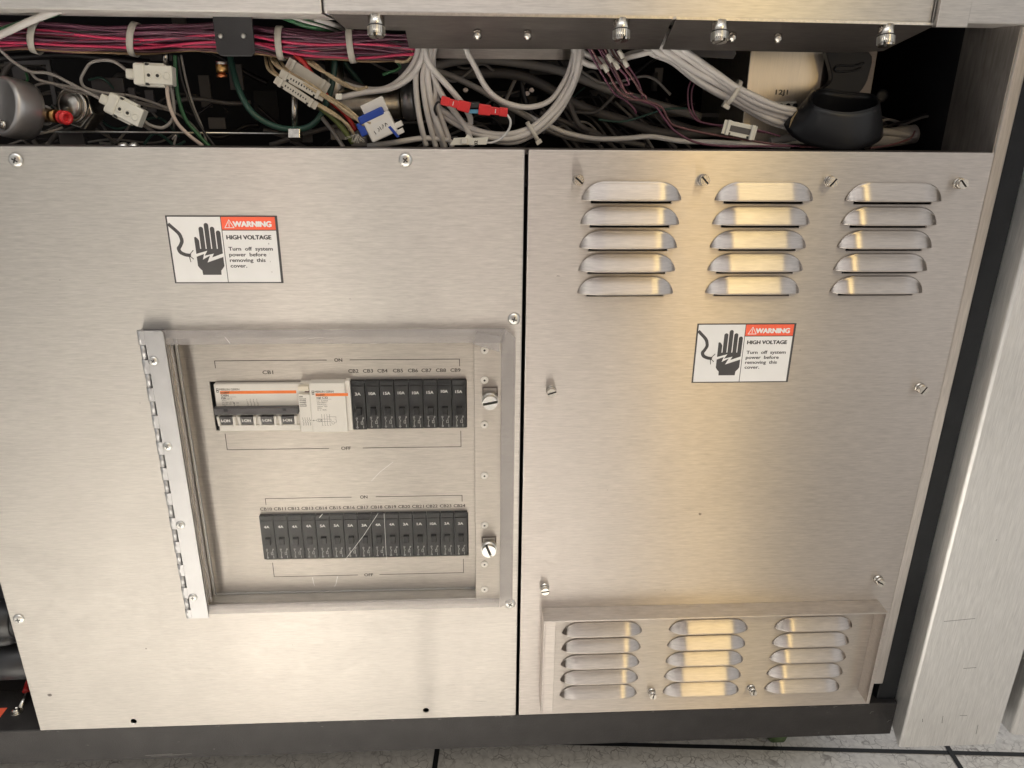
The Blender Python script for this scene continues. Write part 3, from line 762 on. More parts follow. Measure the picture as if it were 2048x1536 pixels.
for q in ((1715,530,.5,.8),(1740,810,.25,.7),(1765,975,.5,.4),(1725,690,.3,.2)):
    c_ = C(q[0], q[1]); sf.flat([(c_[0]+q[2]*math.cos(k), c_[1]+q[3]*math.sin(k)) for k in (0,1,2,3,4,5)], YB)
sf.build('scuffs', plain('scuff_grey', (.45,.43,.42), .6), LBL)
q = at(1394,647)
L2.location = LBL.location + Vector((q.x-LA.x+.4, 0, q.z-LA.z-.2))/1000
L2['label'] = 'high voltage warning sticker under the upper louvres of the right cover'

# ------------------------------------------------------------------ right cover with louvres
right = thing('cabinet_cover', 'brushed steel cover with three columns of louvres, right of the gap', 'cover panel', ((XG1+XR)/2, 0, ZB))
rp = MB().box(XG1, XR, 0, 2.0, ZB, ZT).build('plate', M_STEELR, right)
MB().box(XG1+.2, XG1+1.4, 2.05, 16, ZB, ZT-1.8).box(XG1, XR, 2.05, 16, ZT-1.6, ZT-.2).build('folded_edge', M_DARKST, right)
def louver_mesh(name, Wd=80.0, H=14.6, D=7.2, c=18.0):
    me = bpy.data.meshes.new(name)
    us = [c*(1-math.cos(math.pi/2*k/9)) for k in range(10)]
    us = us + [Wd*.25, Wd*.5, Wd*.75] + [Wd-u for u in us[::-1]]
    v = []; nv = 11
    for x in us:
        d = min(x, Wd-x); e = 1.0 if d >= c else math.sqrt(max(0, 1-((c-d)/c)**2))
        for k in range(nv):
            t = k/(nv-1)
            prof = (1-math.cos(min(1, t/.22)*math.pi/2))*.16 if t < .22 else .16+.84*((t-.22)/.78)**.92
            prof = min(1, prof); e2 = e**1.15
            v.append((x/1000-Wd/2000, -D*e2*prof/1000-.0002*e, H*e*(1-t)/1000))
    f = []; m = len(us)
    for i in range(m-1):
        for k in range(nv-1):
            f.append((i*nv+k, i*nv+k+1, (i+1)*nv+k+1, (i+1)*nv+k))
    me.from_pydata(v, [], f); me.polygons.foreach_set('use_smooth', [True]*len(f)); me.materials.append(M_STEELR)
    me.update()
    return me
LM = louver_mesh('louvre')
def louvre(x, z, parent, y=0):
    o = bpy.data.objects.new('louvre', LM); COL.objects.link(o); o.parent = parent
    pl_ = parent.location; g = parent.parent
    while g is not None: pl_ = pl_ + g.location; g = g.parent
    o.location = Vector((x, y-.05, z))/1000 - pl_
    m = o.modifiers.new('s', 'SOLIDIFY'); m.thickness = .0011; m.offset = 1
    return o
# grid of the upper louvres, from the image rows
cols = []
for (a0, a1) in (((1168,402,1360,402),(1157,587,1340,587)), ((1435,401,1621,401),(1411,586,1595,586)), ((1693,403,1876,403),(1665,586,1839,586))):
    xs = [(at(a[0], a[1]).x+at(a[2], a[3]).x)/2 for a in (a0, a1)]; cols.append(sum(xs)/2)
zr1 = (at(1264,402).z+at(1528,401).z+at(1785,403).z)/3+.5; zr5 = (at(1248,587).z+at(1503,586).z+at(1752,586).z)/3+.5
print('louv cols', cols, zr1, zr5, (zr1-zr5)/4)
cutm = MB()
for cx in cols:
    for k in range(5):
        z = zr1+(zr5-zr1)*k/4
        cutm.box(cx-33, cx+33, -5, 8, z-2.8, z+6)
cut(rp, cutm); late_bevel(rp, .6)
for cx in cols:
    for k in range(5): louvre(cx, zr1+(zr5-zr1)*k/4, right)
for q, a_ in (((1158,362),-.7),((1407,362),-.8),((1660,365),.9),((1918,369),-.8),((1104,782),.3),((1840,777),1.0),((1091,1176),.15),((1757,1160),-.5)):
    c_ = at(q[0]-2, q[1]-3); slotted(Vector((c_.x, -.05, c_.z)), 4.4, right, ang=a_, length=8.8)

marks([(1117,552,2.0,.5),(1400,1028,1.6,1.5),(1330,1180,.8,.5),(1600,700,.5,.5),(1215,980,.4,.5),(1500,860,.4,.3),(1375,1241,4,1.0),(1392,1239,3,.8)], right)
# lower vent cover
vy = 21.0
vzt = at(1400,1208,0).z; vzb = (at(1095,1427,-20).z+at(1745,1403,-20).z)/2
vxl = at(1086,1300,-vy).x; vxr = at(1757,1310,-vy).x
print('vent', vxl, vxr, vzt, at(1770,1225,-vy), at(1745,1403,-vy), at(1400,1234,-vy))
vent = thing('vent_cover', 'shallow steel vent box with fifteen small louvres at the bottom right', 'vent cover', ((vxl+vxr)/2, -vy, vzb))
MB().box(vxl, vxr, -vy, -.1, vzt-1.5, vzt).build('hood', M_STEELR, vent, bevel=.3)
MB().box(vxl, vxl+1.5, -vy, -.1, vzb, vzt-1.6).build('side_flange', M_STEELR, vent, bevel=.3)
MB().box(vxr-1.5, vxr, -vy, -.1, vzb, vzt-1.6).build('side_flange', M_STEELR, vent, bevel=.3)
ly = -8.0
lpx0 = at(1107,1300,ly).x; lpx1 = at(1702,1320,ly).x
MB().box(vxl+1.6, vxr-1.6, -2.0, -.2, vzb, vzt-1.6).build('back_flange', M_VENT_SHADE, vent)
MB().box(vxl+1.6, lpx0, -vy+1.2, -vy+2.6, vzb-.3, vzt-1.6).build('left_lip', M_STEELR, vent, bevel=.3)
vp = MB().box(lpx0-1, lpx1, -5.4, -2.1, vzb+.4, vzt-1.7).build('louvre_plate', M_VENT_SHADE, vent)
cols2 = []
for (a0, a1) in (((1130,1262,1280,1262),(1122,1390,1269,1390)), ((1340,1262,1490,1260),(1332,1385,1472,1383)), ((1553,1255,1700,1252),(1533,1378,1674,1376))):
    xs = [(at(a[0], a[1], -6).x+at(a[2], a[3], -6).x)/2 for a in (a0, a1)]; cols2.append(sum(xs)/2)
zq1 = at(1205,1272,-12).z; zq5 = at(1195,1397,-12).z
print('lower', cols2, zq1, zq5, (zq1-zq5)/4, vzt, vzb)
cutm = MB()
for cx in cols2:
    for k in range(5):
        z = zq1+(zq5-zq1)*k/4; cutm.box(cx-33, cx+33, -9, -1.0, z-1, z+5)
cut(vp, cutm)
LM2 = louver_mesh('small_louvre', 79, 12.4, 8.2, 17)
for cx in cols2:
    for k in range(5):
        o = louvre(cx, zq1+(zq5-zq1)*k/4, vent, -5.4); o.data = LM2
for q, a_ in (((1303,1380),1.4),((1502,1373),1.6)):
    c_ = at(q[0], q[1]+2, -6); slotted(Vector((c_.x, -5.4, c_.z)), 3.7, vent, ang=a_, length=9.5)

# ------------------------------------------------------------------ right hand post, gasket and column
def edge_x(p, q, Y):   # mean x of two image points on plane Y
    return (at(*p, Y).x+at(*q, Y).x)/2
YP = 2.0
px0 = XR+.8; px1 = edge_x((1985,400),(1881,900),YP)
gz = at(1765,1368,YP).z; pzt = at(2030,52,YP).z
tag(MB().box(px0, px1, YP, YP+30, gz, pzt).build('frame_post', M_POST, None, bevel=1.2, seg=3), 'narrow bright steel post along the right edge of the louvred cover', 'post')
gx1 = edge_x((2029,400),(1911,900),YP+4)+2
tag(MB().box(px1+.1, gx1, YP+5, YP+60, 74, pzt+60).build('gasket_strip', M_GASKET, None, bevel=1), 'black strip between the steel post and the brushed column', 'strip')
YC = -30.0
cx0 = (at(1951,900,YC).x+at(1839,1343,YC).x+at(1899,1099,YC).x)/3
cx1 = (at(2011,1455,YC).x + at(2048,1335,YC).x)/2-4; cz0 = at(1900,1493,YC).z
csx = edge_x((2020,470),(1905,900),12)
print('col', cx0, cx1, cz0, csx, px0, px1, gx1)
colm = MB().prism([(0,0)]*3, 0, 0) if False else MB()
# plan outline, swept upwards
def plan_prism(mb, pts, z0, z1):
    n = len(pts); a = sum(pts[i][0]*pts[(i+1)%n][1]-pts[(i+1)%n][0]*pts[i][1] for i in range(n))
    if a < 0: pts = pts[::-1]
    mb.add([(x, y, z0) for x, y in pts]+[(x, y, z1) for x, y in pts], [tuple(range(n-1,-1,-1)), tuple(range(n, 2*n))]+[(i, (i+1)%n, (i+1)%n+n, i+n) for i in range(n)])
    return mb
plan_prism(colm, [(gx1+.3, 30), (gx1+.3, 6), (cx0-1, YC+2), (cx0+1.5, YC), (cx1-2, YC), (cx1, YC+3), (cx1, 30)], cz0, 1100)
tag(colm.build('brushed_column', M_ALU, None, bevel=1.5, seg=3), 'wide brushed aluminium column, scratched, right of the black strip', 'column')
cm2 = MB(); plan_prism(cm2, [(cx1+14, 30), (cx1+14, YC+3), (cx1+17, YC), (cx1+190, YC), (cx1+190, 30)], cz0+12, 1100)
tag(cm2.build('brushed_column', M_ALU, None, bevel=1.5), 'brushed column cut off by the lower right corner of the photo', 'column')
tag(MB().box(cx1+.2, cx1+13.8, 8, 30, cz0+8, 1100).build('gasket_strip', M_GASKET), 'black strip in the gap between the two brushed columns', 'strip')
# scratches on the column
sm = MB()
for a, b in (((1888,1243),(1950,1237)),((1927,1337),(1952,1335)),((1845,1438),(1845,1444)),((1886,1432),(1884,1446)),((1920,1431),(1934,1431)),((1956,1450),(1952,1468)),((1992,1081),(1994,1079))):
    A, B = at(*a, YC), at(*b, YC); line(sm, [(A.x, A.z), (B.x, B.z)], .5, YC-.02)
o = sm.build('scratches', M_INTGREY, None); cob = [x for x in COL.objects if x.name == 'brushed_column'][0]
o.parent = cob; o.location = o.location - cob.location

# ------------------------------------------------------------------ base rail
rb_z = at(1000,1500,0).z
base = thing('base_rail', 'black painted steel rail under both covers, scuffed', 'frame rail', (0, 20, 76))
RZ0 = (at(181,1531,-.5).z+at(1775,1464,-.5).z)/2; RX1 = gx1+.0
MB().box(-900, RX1-.5, .5, 60, RZ0, ZB-.3).build('front_beam', M_RAIL, base, bevel=1.6, seg=3)
MB().box(-900, RX1-.5, 60.1, 420, ZB-30, ZB-.6).build('deck', M_RAIL, base)
ch = MB()
for i in range(60):
    x = random.choice((random.uniform(-440, 0), random.uniform(-440,430), random.uniform(330,430))); z = random.choice((ZB-1.6, ZB-2.4, random.uniform(RZ0, ZB), random.uniform(RZ0, RZ0+5)))
    L = random.uniform(.4, 3); line(ch, [(x, z), (x+L, z+random.uniform(-.3,.3))], random.uniform(.15,.4), .44)
a = at(290,1512); line(ch, [(a.x, a.z), (a.x+28, a.z+1.2)], .35, .44); line(ch, [(a.x+6, a.z-1.2), (a.x+48, a.z+.6)], .3, .44)
for q in ((1720,1398),(1740,1428),(1775,1445)):
    a = at(*q); line(ch, [(a.x, a.z), (a.x+1.5, a.z+2.5), (a.x+3.5, a.z+3)], .4, .44)
ch.build('paint_chips', plain('chipped_paint', (.20,.19,.18), .6), base)
# interior shell ---------------------------------------------------------
sh = MB()
sh.box(-900, 470, 330, 335, 60, 1000)          # back
sh.box(-900, 470, 20, 330, 930, 935)           # top
sh.box(-905, -900, 0, 330, 60, 1000)
sh.box(px0+.5, px0+3, 40, 330, 60, 930)
tag(sh.build('cabinet_shell', M_INTER), 'black inside of the open cabinet behind the cables', 'cabinet')
# side wall right of the opening
swx = at(2000,250,6).x
sidew = MB(); 
tag(MB().box(px0-1.5, px0-.2, 3, 76, 150, 930).build('inner_side_wall', M_SIDE), 'dark scratched steel side wall at the right end of the cable opening', 'wall')
# shelf just under the opening carrying the equipment
tag(MB().box(-900, px0-2, 40, 329, ZT-34, ZT-30).build('shelf_plate', M_INTGREY), 'dark steel shelf hidden behind the cover tops', 'shelf')
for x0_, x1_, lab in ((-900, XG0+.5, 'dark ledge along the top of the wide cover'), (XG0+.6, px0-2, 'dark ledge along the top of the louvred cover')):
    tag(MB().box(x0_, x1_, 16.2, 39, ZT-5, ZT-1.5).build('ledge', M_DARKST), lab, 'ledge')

# ------------------------------------------------------------------ top beams
bz = at(300,22,-6).z
bx1 = at(645,20,-6).x
tag(MB().box(-900, bx1, -6, 60, bz, bz+160).build('top_beam', M_BEAM, None, bevel=1.5, seg=3), 'brushed steel beam above the magenta wire bundle, upper left', 'beam')
bz2a = at(660,24,-10).z; bz2b = at(1860,48,-10).z; bz2 = (bz2a+bz2b)/2
bx2 = at(1868,40,-10).x
print('beam', bz, bz2a, bz2b)
tb2 = MB().box(bx1+.6, bx2, -8, 60, bz2, bz2+160).build('top_beam', M_BEAM, None, bevel=1.8, seg=3)
tag(tb2, 'long brushed steel beam over the white cables, upper middle', 'beam')
# corner tab + right beam
tx0 = at(1875,40,-14).x; tx1 = at(1938,40,-14).x; tzb = at(1905,54,-14).z
tag(MB().box(tx0, tx1, -14, -8.5, tzb, tzb+170).build('corner_bracket', M_BEAM, None, bevel=.6), 'bright steel tab hanging over the beam joint at upper right', 'bracket')
rz = at(1990,48,-6).z
tag(MB().box(bx2+.7, at(2048,30,-6).x+60, -6, 40, rz, rz+170).build('top_beam', M_BEAM, None, bevel=1), 'short brushed steel beam in the upper right corner', 'beam')
# sloping underside plates with screws
def under(poly, name, lab, screws, studs):
    """poly: outline in image points; plane through the first two (on y=-7) and (1000,98) at y=34"""
    A, B = at(*poly[0], -7), at(*poly[1], -7); Q = at(1000, 98, 34)
    nrm = (B-A).cross(Q-A).normalized()
    if nrm.y > 0: nrm = -nrm
    def hit(px, py):
        d = RIGHT*((px-1024)/F_PX) + UP*((768-py)/F_PX) + FWD
        return CAM+d*((A-CAM).dot(nrm)/d.dot(nrm))
    pts = [hit(*q) for q in poly]; n = len(pts); k = -nrm*1.6
    root = thing(name, lab, 'bracket plate', (A+Q)/2)
    MB().add(pts+[p+k for p in pts], [tuple(range(n))[::-1], tuple(range(n, 2*n))]+[(i, (i+1)%n, (i+1)%n+n, i+n) for i in range(n)]).build('plate', M_DARKST, root)
    MB().hexa([A+Vector((0,-1.4,-.4)), B+Vector((0,-1.4,-.4)), B+Vector((0,-1.4,1.5)), A+Vector((0,-1.4,1.5))],
              [A+Vector((0,.6,-.4)), B+Vector((0,.6,-.4)), B+Vector((0,.6,1.5)), A+Vector((0,.6,1.5))]).build('bright_edge', M_CHROME, root)
    ax = (nrm + Vector((0,0,-.9))).normalized()
    for q in screws:
        c = hit(*q)-ax*1; o = slotted(c, 6.0, root, ang=random.uniform(.8,2.2), axis=ax, length=15, collar=False)
        o.name = 'thumb_screw'
        kb = MB(); u = ax.orthogonal().normalized(); w = ax.cross(u)
        for k_ in range(26):
            a = 2*math.pi*k_/26; r_ = u*math.cos(a)+w*math.sin(a); kb.obox(c+ax*10.8+r_*6.1, r_, ax, r_.cross(ax), .4, 2.6, .35)
        kb.build('knurling', M_CHROME, o)
        MB().lathe(c+ax*7.0, ax, [(0,6.15),(.9,6.15)], 20).build('groove', M_SOCKET, o)
    for q in studs:
        c = hit(*q); MB().lathe(c, ax, [(0,3.1),(5.0,3.1),(5.1,1.7),(6.2,1.7)], 16).build('stud', M_NICKEL, root)
under([(655,27),(1345,37),(1318,99),(818,97),(811,61),(692,58)], 'mounting_plate', 'long dark sloping plate with two thumb screws above the white cable fan', [(752,34),(1243,42)], [(955,62),(1055,63)])
under([(1352,38),(1872,50),(1766,102),(1700,106),(1325,99)], 'mounting_plate', 'dark sloping plate with two thumb screws above the black rubber boot', [(1440,46),(1773,54)], [(1465,67),(1556,69)])

# ------------------------------------------------------------------ cables and wires behind the opening
def path(pts, Y=None, sub=10): return smooth_path([at(p[0], p[1], (p[2] if len(p) > 2 else Y)) for p in pts], sub)
def cable(pts, r, mat, label, group=None, Y=60, name='cable', cat='cable', wob=.35, n=8):
    P = path(pts, Y)
    if wob:
        a = random.uniform(0, 6); b = random.uniform(0, 6)
        P = [p + Vector((0, math.sin(i*.31+a)*wob, math.sin(i*.23+b)*wob)) for i, p in enumerate(P)]
    o = MB().tube(P, r, n).build(name, mat)
    return tag(o, label, cat, group)
def bundle_offsets(n, r):
    out = []
    for i in range(n):
        a = i*2.399963; q = r*math.sqrt((i+.5)/n); out.append((q*math.cos(a), q*math.sin(a)))
    return out
def ring_tie(c, d, rad_a, rad_b, w, parent=None, name='cable_tie', label=None, sq=True):
    """flat strap looped round a bundle: c centre, d bundle direction"""
    d = Vector(d).normalized(); u = Vector((0,-1,0)); u = (u-d*u.dot(d)).normalized(); v = d.cross(u)
    mb = MB(); n = 28; V = []
    for k in range(n):
        a = 2*math.pi*k/n; e = u*math.cos(a)*rad_a+v*math.sin(a)*rad_b; g = u*math.cos(a)*(rad_a+1.0)+v*math.sin(a)*(rad_b+1.0)
        V += [c+e-d*w/2, c+e+d*w/2, c+g+d*w/2, c+g-d*w/2]
    f = []
    for k in range(n):
        a, b = 4*k, 4*((k+1) % n)
        f += [(a+i, a+(i+1)%4, b+(i+1)%4, b+i) for i in range(4)]
    mb.add(V, f, True)
    if sq: mb.obox(c+v*(rad_b+1.6)+u*rad_a*.3, d, u, v, w*.75, w*.8, 1.6)
    return mb.build(name, M_TIE, parent, label=label)

# --- the magenta bundle
BYD = 62
ctr = [(-60,72),(0,74),(75,74),(170,78),(270,79),(350,76),(425,75),(500,78),(562,87),(640,92),(703,92),(770,94),(835,97)]
CP = path(ctr, BYD, 8)
nC = len(CP)
bun = thing('wire_bundle', 'thick bundle of magenta, purple and brown wires with white cable ties', 'wire bundle', CP[nC//2])
tiepx = [75,268,562,703]
half = []
for i, p in enumerate(CP):
    half.append(10.6 + .5*math.sin(i*.4))
rnd = random.Random(3)
NW = 84
lay = bundle_offsets(NW, 1.0)
rnd2 = random.Random(11)
mats = []
for i in range(NW):
    t = rnd2.random(); qa = math.degrees(math.atan2(lay[i][1], lay[i][0])) % 360
    mats.append(M_MAG if t < .05 or (math.hypot(*lay[i]) > .5 and (160 < qa < 172 or 199 < qa < 207)) else M_PURP if t < .58 else M_BRN if t < .88 else M_YEL if t < .91 else M_BLKW)
import itertools
for i, (a, b) in enumerate(lay):
    ph = rnd.uniform(0, 6.3); fr_ = rnd.uniform(.03, .09); am = rnd.uniform(.12, .32); ph2 = rnd.uniform(0, 6.3)
    base_ang = math.atan2(b, a); rad = math.hypot(a, b)
    P = []
    for k, p in enumerate(CP):
        an = base_ang + am*math.sin(k*fr_*2+ph)+ .15*math.sin(k*.17+ph2) + k*.004
        q = rad*(1+.05*math.sin(k*.21+ph2))
        # fan out towards the right end
        P.append(p + Vector((0, math.cos(an)*q*half[k]*.85, math.sin(an)*q*half[k])))
    if rad > .55 or i % 2 == 0:
        MB().tube(P, .95 if mats[i] is not M_MAG else 1.15, 6).build('wire', mats[i], bun)
for t in tiepx:
    k = min(range(nC), key=lambda j: abs((CP[j]-at(t, 78, BYD)).x))
    ring_tie(CP[k], CP[min(k+1, nC-1)]-CP[k-1]+Vector((0,0,-2.2 if t < 500 else .5)), 10.6, 12.2, 5.2, bun, sq=False)
# clamp bracket over it
bp = MB(); q0, q1 = at(423,20,40), at(511,113,40)
bp.prism([(q0.x, q0.z+10), (q0.x, q1.z+3), (q0.x+3, q1.z), (q1.x-3, q1.z), (q1.x, q1.z+3), (q1.x, q0.z+10)], 40, 42.5)
clamp = thing('clamp_bracket', 'black square bracket with two small rivets over the magenta bundle', 'bracket', at(467,113,40))
bp.build('plate', M_BLACKP, clamp, bevel=.6)
for q in ((441,72),(487,72)): MB().lathe(at(q[0], q[1], 39.9), (0,-1,0), [(0,2.0),(.8,1.8),(1.4,.8)], 12).build('rivet', M_CHROME, clamp)

# --- white and grey cables
GW = 'white cables fanning down from the dark plate'
fan = [
 ([(838,60,50),(836,98,50),(826,130,52),(800,160,56),(765,178,60),(720,178,66),(690,168,72)], 2.5),
 ([(850,60,46),(848,98,46),(840,125,46),(818,155,50),(780,178,56),(720,186,60),(674,196,60)], 2.5),
 ([(842,70,52),(842,110,52),(832,150,52),(834,200,52),(842,250,54),(852,292,60)], 2.4),
 ([(855,70,50),(855,110,50),(846,150,50),(850,200,50),(860,250,54),(872,294,60)], 2.4),
 ([(862,70,48),(858,120,48),(856,160,48),(866,220,50),(880,262,54),(890,294,60)], 2.5),
 ([(868,70,54),(866,130,54),(870,170,54),(878,220,56),(892,262,58),(905,294,60)], 2.4),
 ([(878,70,56),(862,130,56),(872,180,50),(862,230,56),(878,270,58),(886,294,62)], 2.2),
 ([(846,70,44),(852,112,44),(868,140,44),(900,178,44),(930,215,48),(941,240,54),(935,262,60)], 2.5),
 ([(876,70,50),(864,120,50),(868,155,48),(885,190,48),(910,225,50),(935,262,52),(945,290,56)], 2.4),
 ([(860,200,60),(880,218,58),(915,240,56),(960,262,52),(1010,270,50),(1055,258,50),(1090,234,50),(1122,196,50),(1146,148,50),(1152,98,50),(1154,60,50)], 2.5),
 ([(856,206,64),(880,226,62),(918,250,58),(965,272,52),(1015,278,50),(1062,264,48),(1100,234,48),(1130,196,48),(1152,148,48),(1159,98,48),(1160,60,50)], 2.6),
 ([(890,235,64),(930,258,60),(975,278,56),(1025,284,54),(1066,270,52),(1106,238,52),(1138,190,52),(1158,140,52),(1164,98,52),(1166,60,52)], 2.4),
 ([(925,60,42),(932,98,42),(950,135,44),(975,178,46),(1010,205,48),(1055,215,50),(1100,200,52),(1130,160,54),(1142,130,54),(1150,98,54)], 2.3),
]
FANL = ('white cable nearly straight, leftmost in the fan beside the steel cylinder', 'white cable second from the left in the fan', 'white cable in the middle of the fan, ending on the ledge',
        'white cable of the fan crossing behind the middle ones', 'white cable of the fan bowing out to the left before the ledge', 'white cable passing in front of the left red connector and back down',
        'rightmost white cable of the fan, ending behind the paper tag')
LOOPL = ('inner cable of the tied white loop', 'middle cable of the tied white loop, lowest at the left', 'outer cable of the tied white loop, lowest at the right')
for i, (p, r) in enumerate(fan):
    lab = FANL[i-2] if 2 <= i < 9 else (LOOPL[i-9] if 9 <= i < 12 else 'single white cable hanging in a slack loop above the tied loop')
    g = GW if i < 9 else ('tied white cable loop' if i < 12 else None)
    if i == 0: lab = 'upper of two white cables bending left toward the steel cylinder'; g = None
    if i == 1: lab = 'lower of two white cables bending left toward the steel cylinder'; g = None
    cable(p, r, M_CAB, lab, g)
o = ring_tie(at(1065,263,50), at(1080,250,50)-at(1050,270,50), 5.0, 8.2, 3.4); tag(o, 'nylon tie around the hanging white cable loop', 'cable tie')
# dim cables further back
back = [
 ([(862,134,110),(900,124,110),(960,118,110),(1040,125,115),(1120,142,120),(1200,172,125),(1300,205,130),(1400,235,140)], 4.2, M_CABG, 'thick grey cable, highest of those sagging across the dark middle'),
 ([(900,150,130),(980,145,130),(1040,152,130),(1090,172,130),(1160,212,130),(1240,240,130),(1330,266,125),(1440,264,120),(1540,262,120),(1640,268,120)], 4.6, M_CABD, 'thick dark grey cable running down to the marker tag'),
 ([(868,140,80),(900,150,80),(950,175,80),(1000,203,80),(1045,228,82),(1090,256,86),(1140,274,90),(1200,282,92)], 2.6, M_CABG, 'grey cable crossing behind the slack white loop'),
 ([(1000,205,84),(1040,225,84),(1095,250,84),(1140,268,84),(1190,278,84),(1250,276,80),(1300,274,76),(1360,282,70),(1430,284,66),(1500,290,62),(1580,292,60)], 2.3, M_CAB, 'twisted pale cable lying along the ledge toward the boot'),
 ([(1080,225,110),(1120,240,110),(1170,262,110),(1230,280,100),(1290,292,95)], 2.2, M_CABD, 'thin dark cable low in the middle shadow'),
 ([(1240,200,150),(1280,215,150),(1330,240,150),(1400,262,140),(1500,270,130),(1600,275,120)], 4.0, M_CABD, 'dark cable behind the purple wires'),
 ([(1540,285,70),(1600,272,70),(1680,262,78),(1760,264,84),(1830,272,90)], 3.6, M_CABG, 'grey cable passing behind the rubber boot'),
 ([(1120,205,120),(1150,222,120),(1190,225,120),(1215,205,120),(1240,175,120)], 1.6, M_CABD, 'thin dark loop behind the tied white cables'),
 ([(1020,60,140),(1040,140,140),(1050,200,140),(1080,260,140)], 3.0, M_BLKW, 'black cable dropping in the dark middle'),
 ([(640,128,120),(700,165,110),(760,190,110),(820,215,110)], 3.0, M_CABD, 'dark cable crossing behind the beige wires'),
 ([(540,290,90),(700,250,90),(760,292,90)], 2.0, M_CABD, 'dark cable low beside the blue plug'),
 ([(640,230,70),(665,262,66),(690,300,60)], 1.8, M_CABG, 'grey lead beside the olive wire'),
 ([(735,292,60),(790,286,58),(850,276,58),(900,280,58)], 2.4, M_CAB, 'short pale cable on the ledge left of the paper tag'),
]
for i in range(14):
    x = 1060+i*17; back.append(([(x,200+random.uniform(-15,25),150),(x+40,245+random.uniform(-10,10),140),(x+95+random.uniform(-20,30),297,120)], random.uniform(.9,1.7), random.choice([M_CABD, M_CABD, M_BLKW, M_CABG]), 'thin dark lead in the tangle low in the middle shadow'))
for p, r, m_, lab in back: cable(p, r, m_, lab, 'thin dark leads low in the middle shadow' if 'tangle' in lab else None)
# right group
rg = [
 ([(1140,60,50),(1150,105,50),(1175,128,50),(1215,130,52),(1255,116,50),(1295,104,46),(1320,92,40),(1340,60,36)], 2.5),
 ([(1150,60,54),(1162,100,54),(1190,116,54),(1230,122,54),(1262,108,52),(1300,98,48),(1320,80,46)], 2.4),
 ([(1210,60,54),(1225,104,54),(1262,112,54),(1292,102,50),(1330,92,50)], 2.3)]
for i, (p, r) in enumerate(rg): cable(p, r, M_CAB, ('lowest white cable dipping under the plate behind the purple wires', 'middle white cable dipping under the plate behind the purple wires', 'short highest white cable behind the pale sleeves')[i], 'white cables dipping among purple wires')
w5 = [
 ([(1290,60,36),(1312,100,38),(1345,118,42),(1385,150,46),(1430,180,50),(1475,205,52),(1530,232,54),(1577,250,56)], 2.7),
 ([(1310,60,36),(1330,100,38),(1368,128,40),(1410,152,44),(1452,178,48),(1490,203,50),(1540,226,52),(1580,240,54)], 2.7),
 ([(1325,60,34),(1348,98,36),(1385,122,40),(1430,150,42),(1465,178,44),(1505,200,46),(1550,218,48),(1585,230,50)], 2.7),
 ([(1345,60,34),(1366,98,36),(1400,124,38),(1440,150,40),(1475,176,42),(1515,196,44),(1558,212,46),(1590,222,50)], 2.6),
 ([(1280,70,44),(1300,104,46),(1345,126,48),(1390,158,50),(1440,190,54),(1480,212,56),(1535,240,58),(1576,256,58)], 2.5)]
for i, (p, r) in enumerate(w5): cable(p, r, M_CAB, 'white cable into the rubber boot, ' + ('lower front one of the five', 'middle one of the five', 'second from the top of the five', 'topmost of the five', 'lowest and rearmost of the five')[i], 'white cables into the rubber boot', wob=.6)
o = ring_tie(at(1466,186,47), at(1500,206,47)-at(1430,162,47), 6.5, 10.4, 3.6); tag(o, 'nylon tie around the white cables left of the steel box', 'cable tie')
# purple wires
pw_ = [
 [(1170,60,38),(1186,103,38),(1212,140,38),(1236,180,38),(1262,197,38),(1290,202,40),(1322,214,42),(1336,238,44),(1350,252,46),(1400,264,46),(1470,276,46),(1560,290,48),(1680,296,50)],
 [(1180,60,40),(1200,103,40),(1228,145,40),(1248,180,40),(1280,200,40),(1310,212,42),(1330,240,44),(1350,262,46),(1390,284,46),(1440,292,44),(1520,292,44),(1600,292,46)],
 [(1190,60,40),(1205,103,40),(1230,130,40),(1250,150,40),(1258,168,40),(1248,170,42)],
 [(1210,60,40),(1224,103,40),(1248,135,40),(1270,165,40),(1282,185,40),(1292,195,40),(1290,205,42)],
 [(1215,60,42),(1232,103,42),(1258,135,42),(1276,165,42),(1284,192,42),(1280,200,44)],
 [(1165,60,42),(1180,103,42),(1205,150,42),(1228,185,42),(1250,200,42),(1268,218,44),(1272,226,46)],
 [(1196,60,38),(1215,110,38),(1240,160,38),(1252,185,38),(1266,188,38)],
 [(1384,158,60),(1376,180,60),(1378,215,58),(1392,240,54),(1420,248,50),(1460,252,46),(1520,262,46),(1560,272,50)],
 [(1392,160,62),(1383,185,62),(1386,220,60),(1400,243,56),(1430,250,52),(1470,256,48),(1530,266,48)],
 [(1740,296,60),(1780,290,66),(1800,285,74),(1822,275,80),(1830,262,84)]]
PWL = ('long purple wire running down along the ledge to the boot, upper one', 'long purple wire running along the ledge, lower one', 'short purple wire curling back left below the sleeves', 'purple wire ending in a hook, the rightmost hook',
       'purple wire hanging rightmost under the sleeves', 'leftmost purple wire, pointing down at the dark cable', 'short purple wire in the middle ending in a small hook', 'left purple wire dropping into the marker tag', 'right purple wire dropping into the marker tag')
for i, p in enumerate(pw_):
    cable(p, .95 if i < 7 else .8, M_PURP if i % 3 else M_BRN, PWL[i] if i < 9 else ('' if 0 else 'thin brown wire curling right of the rubber boot'),
          'purple wires right of the tied loop' if i < 7 else ('purple wires through the marker tag' if i < 9 else None), name='wire', cat='wire', wob=.2)
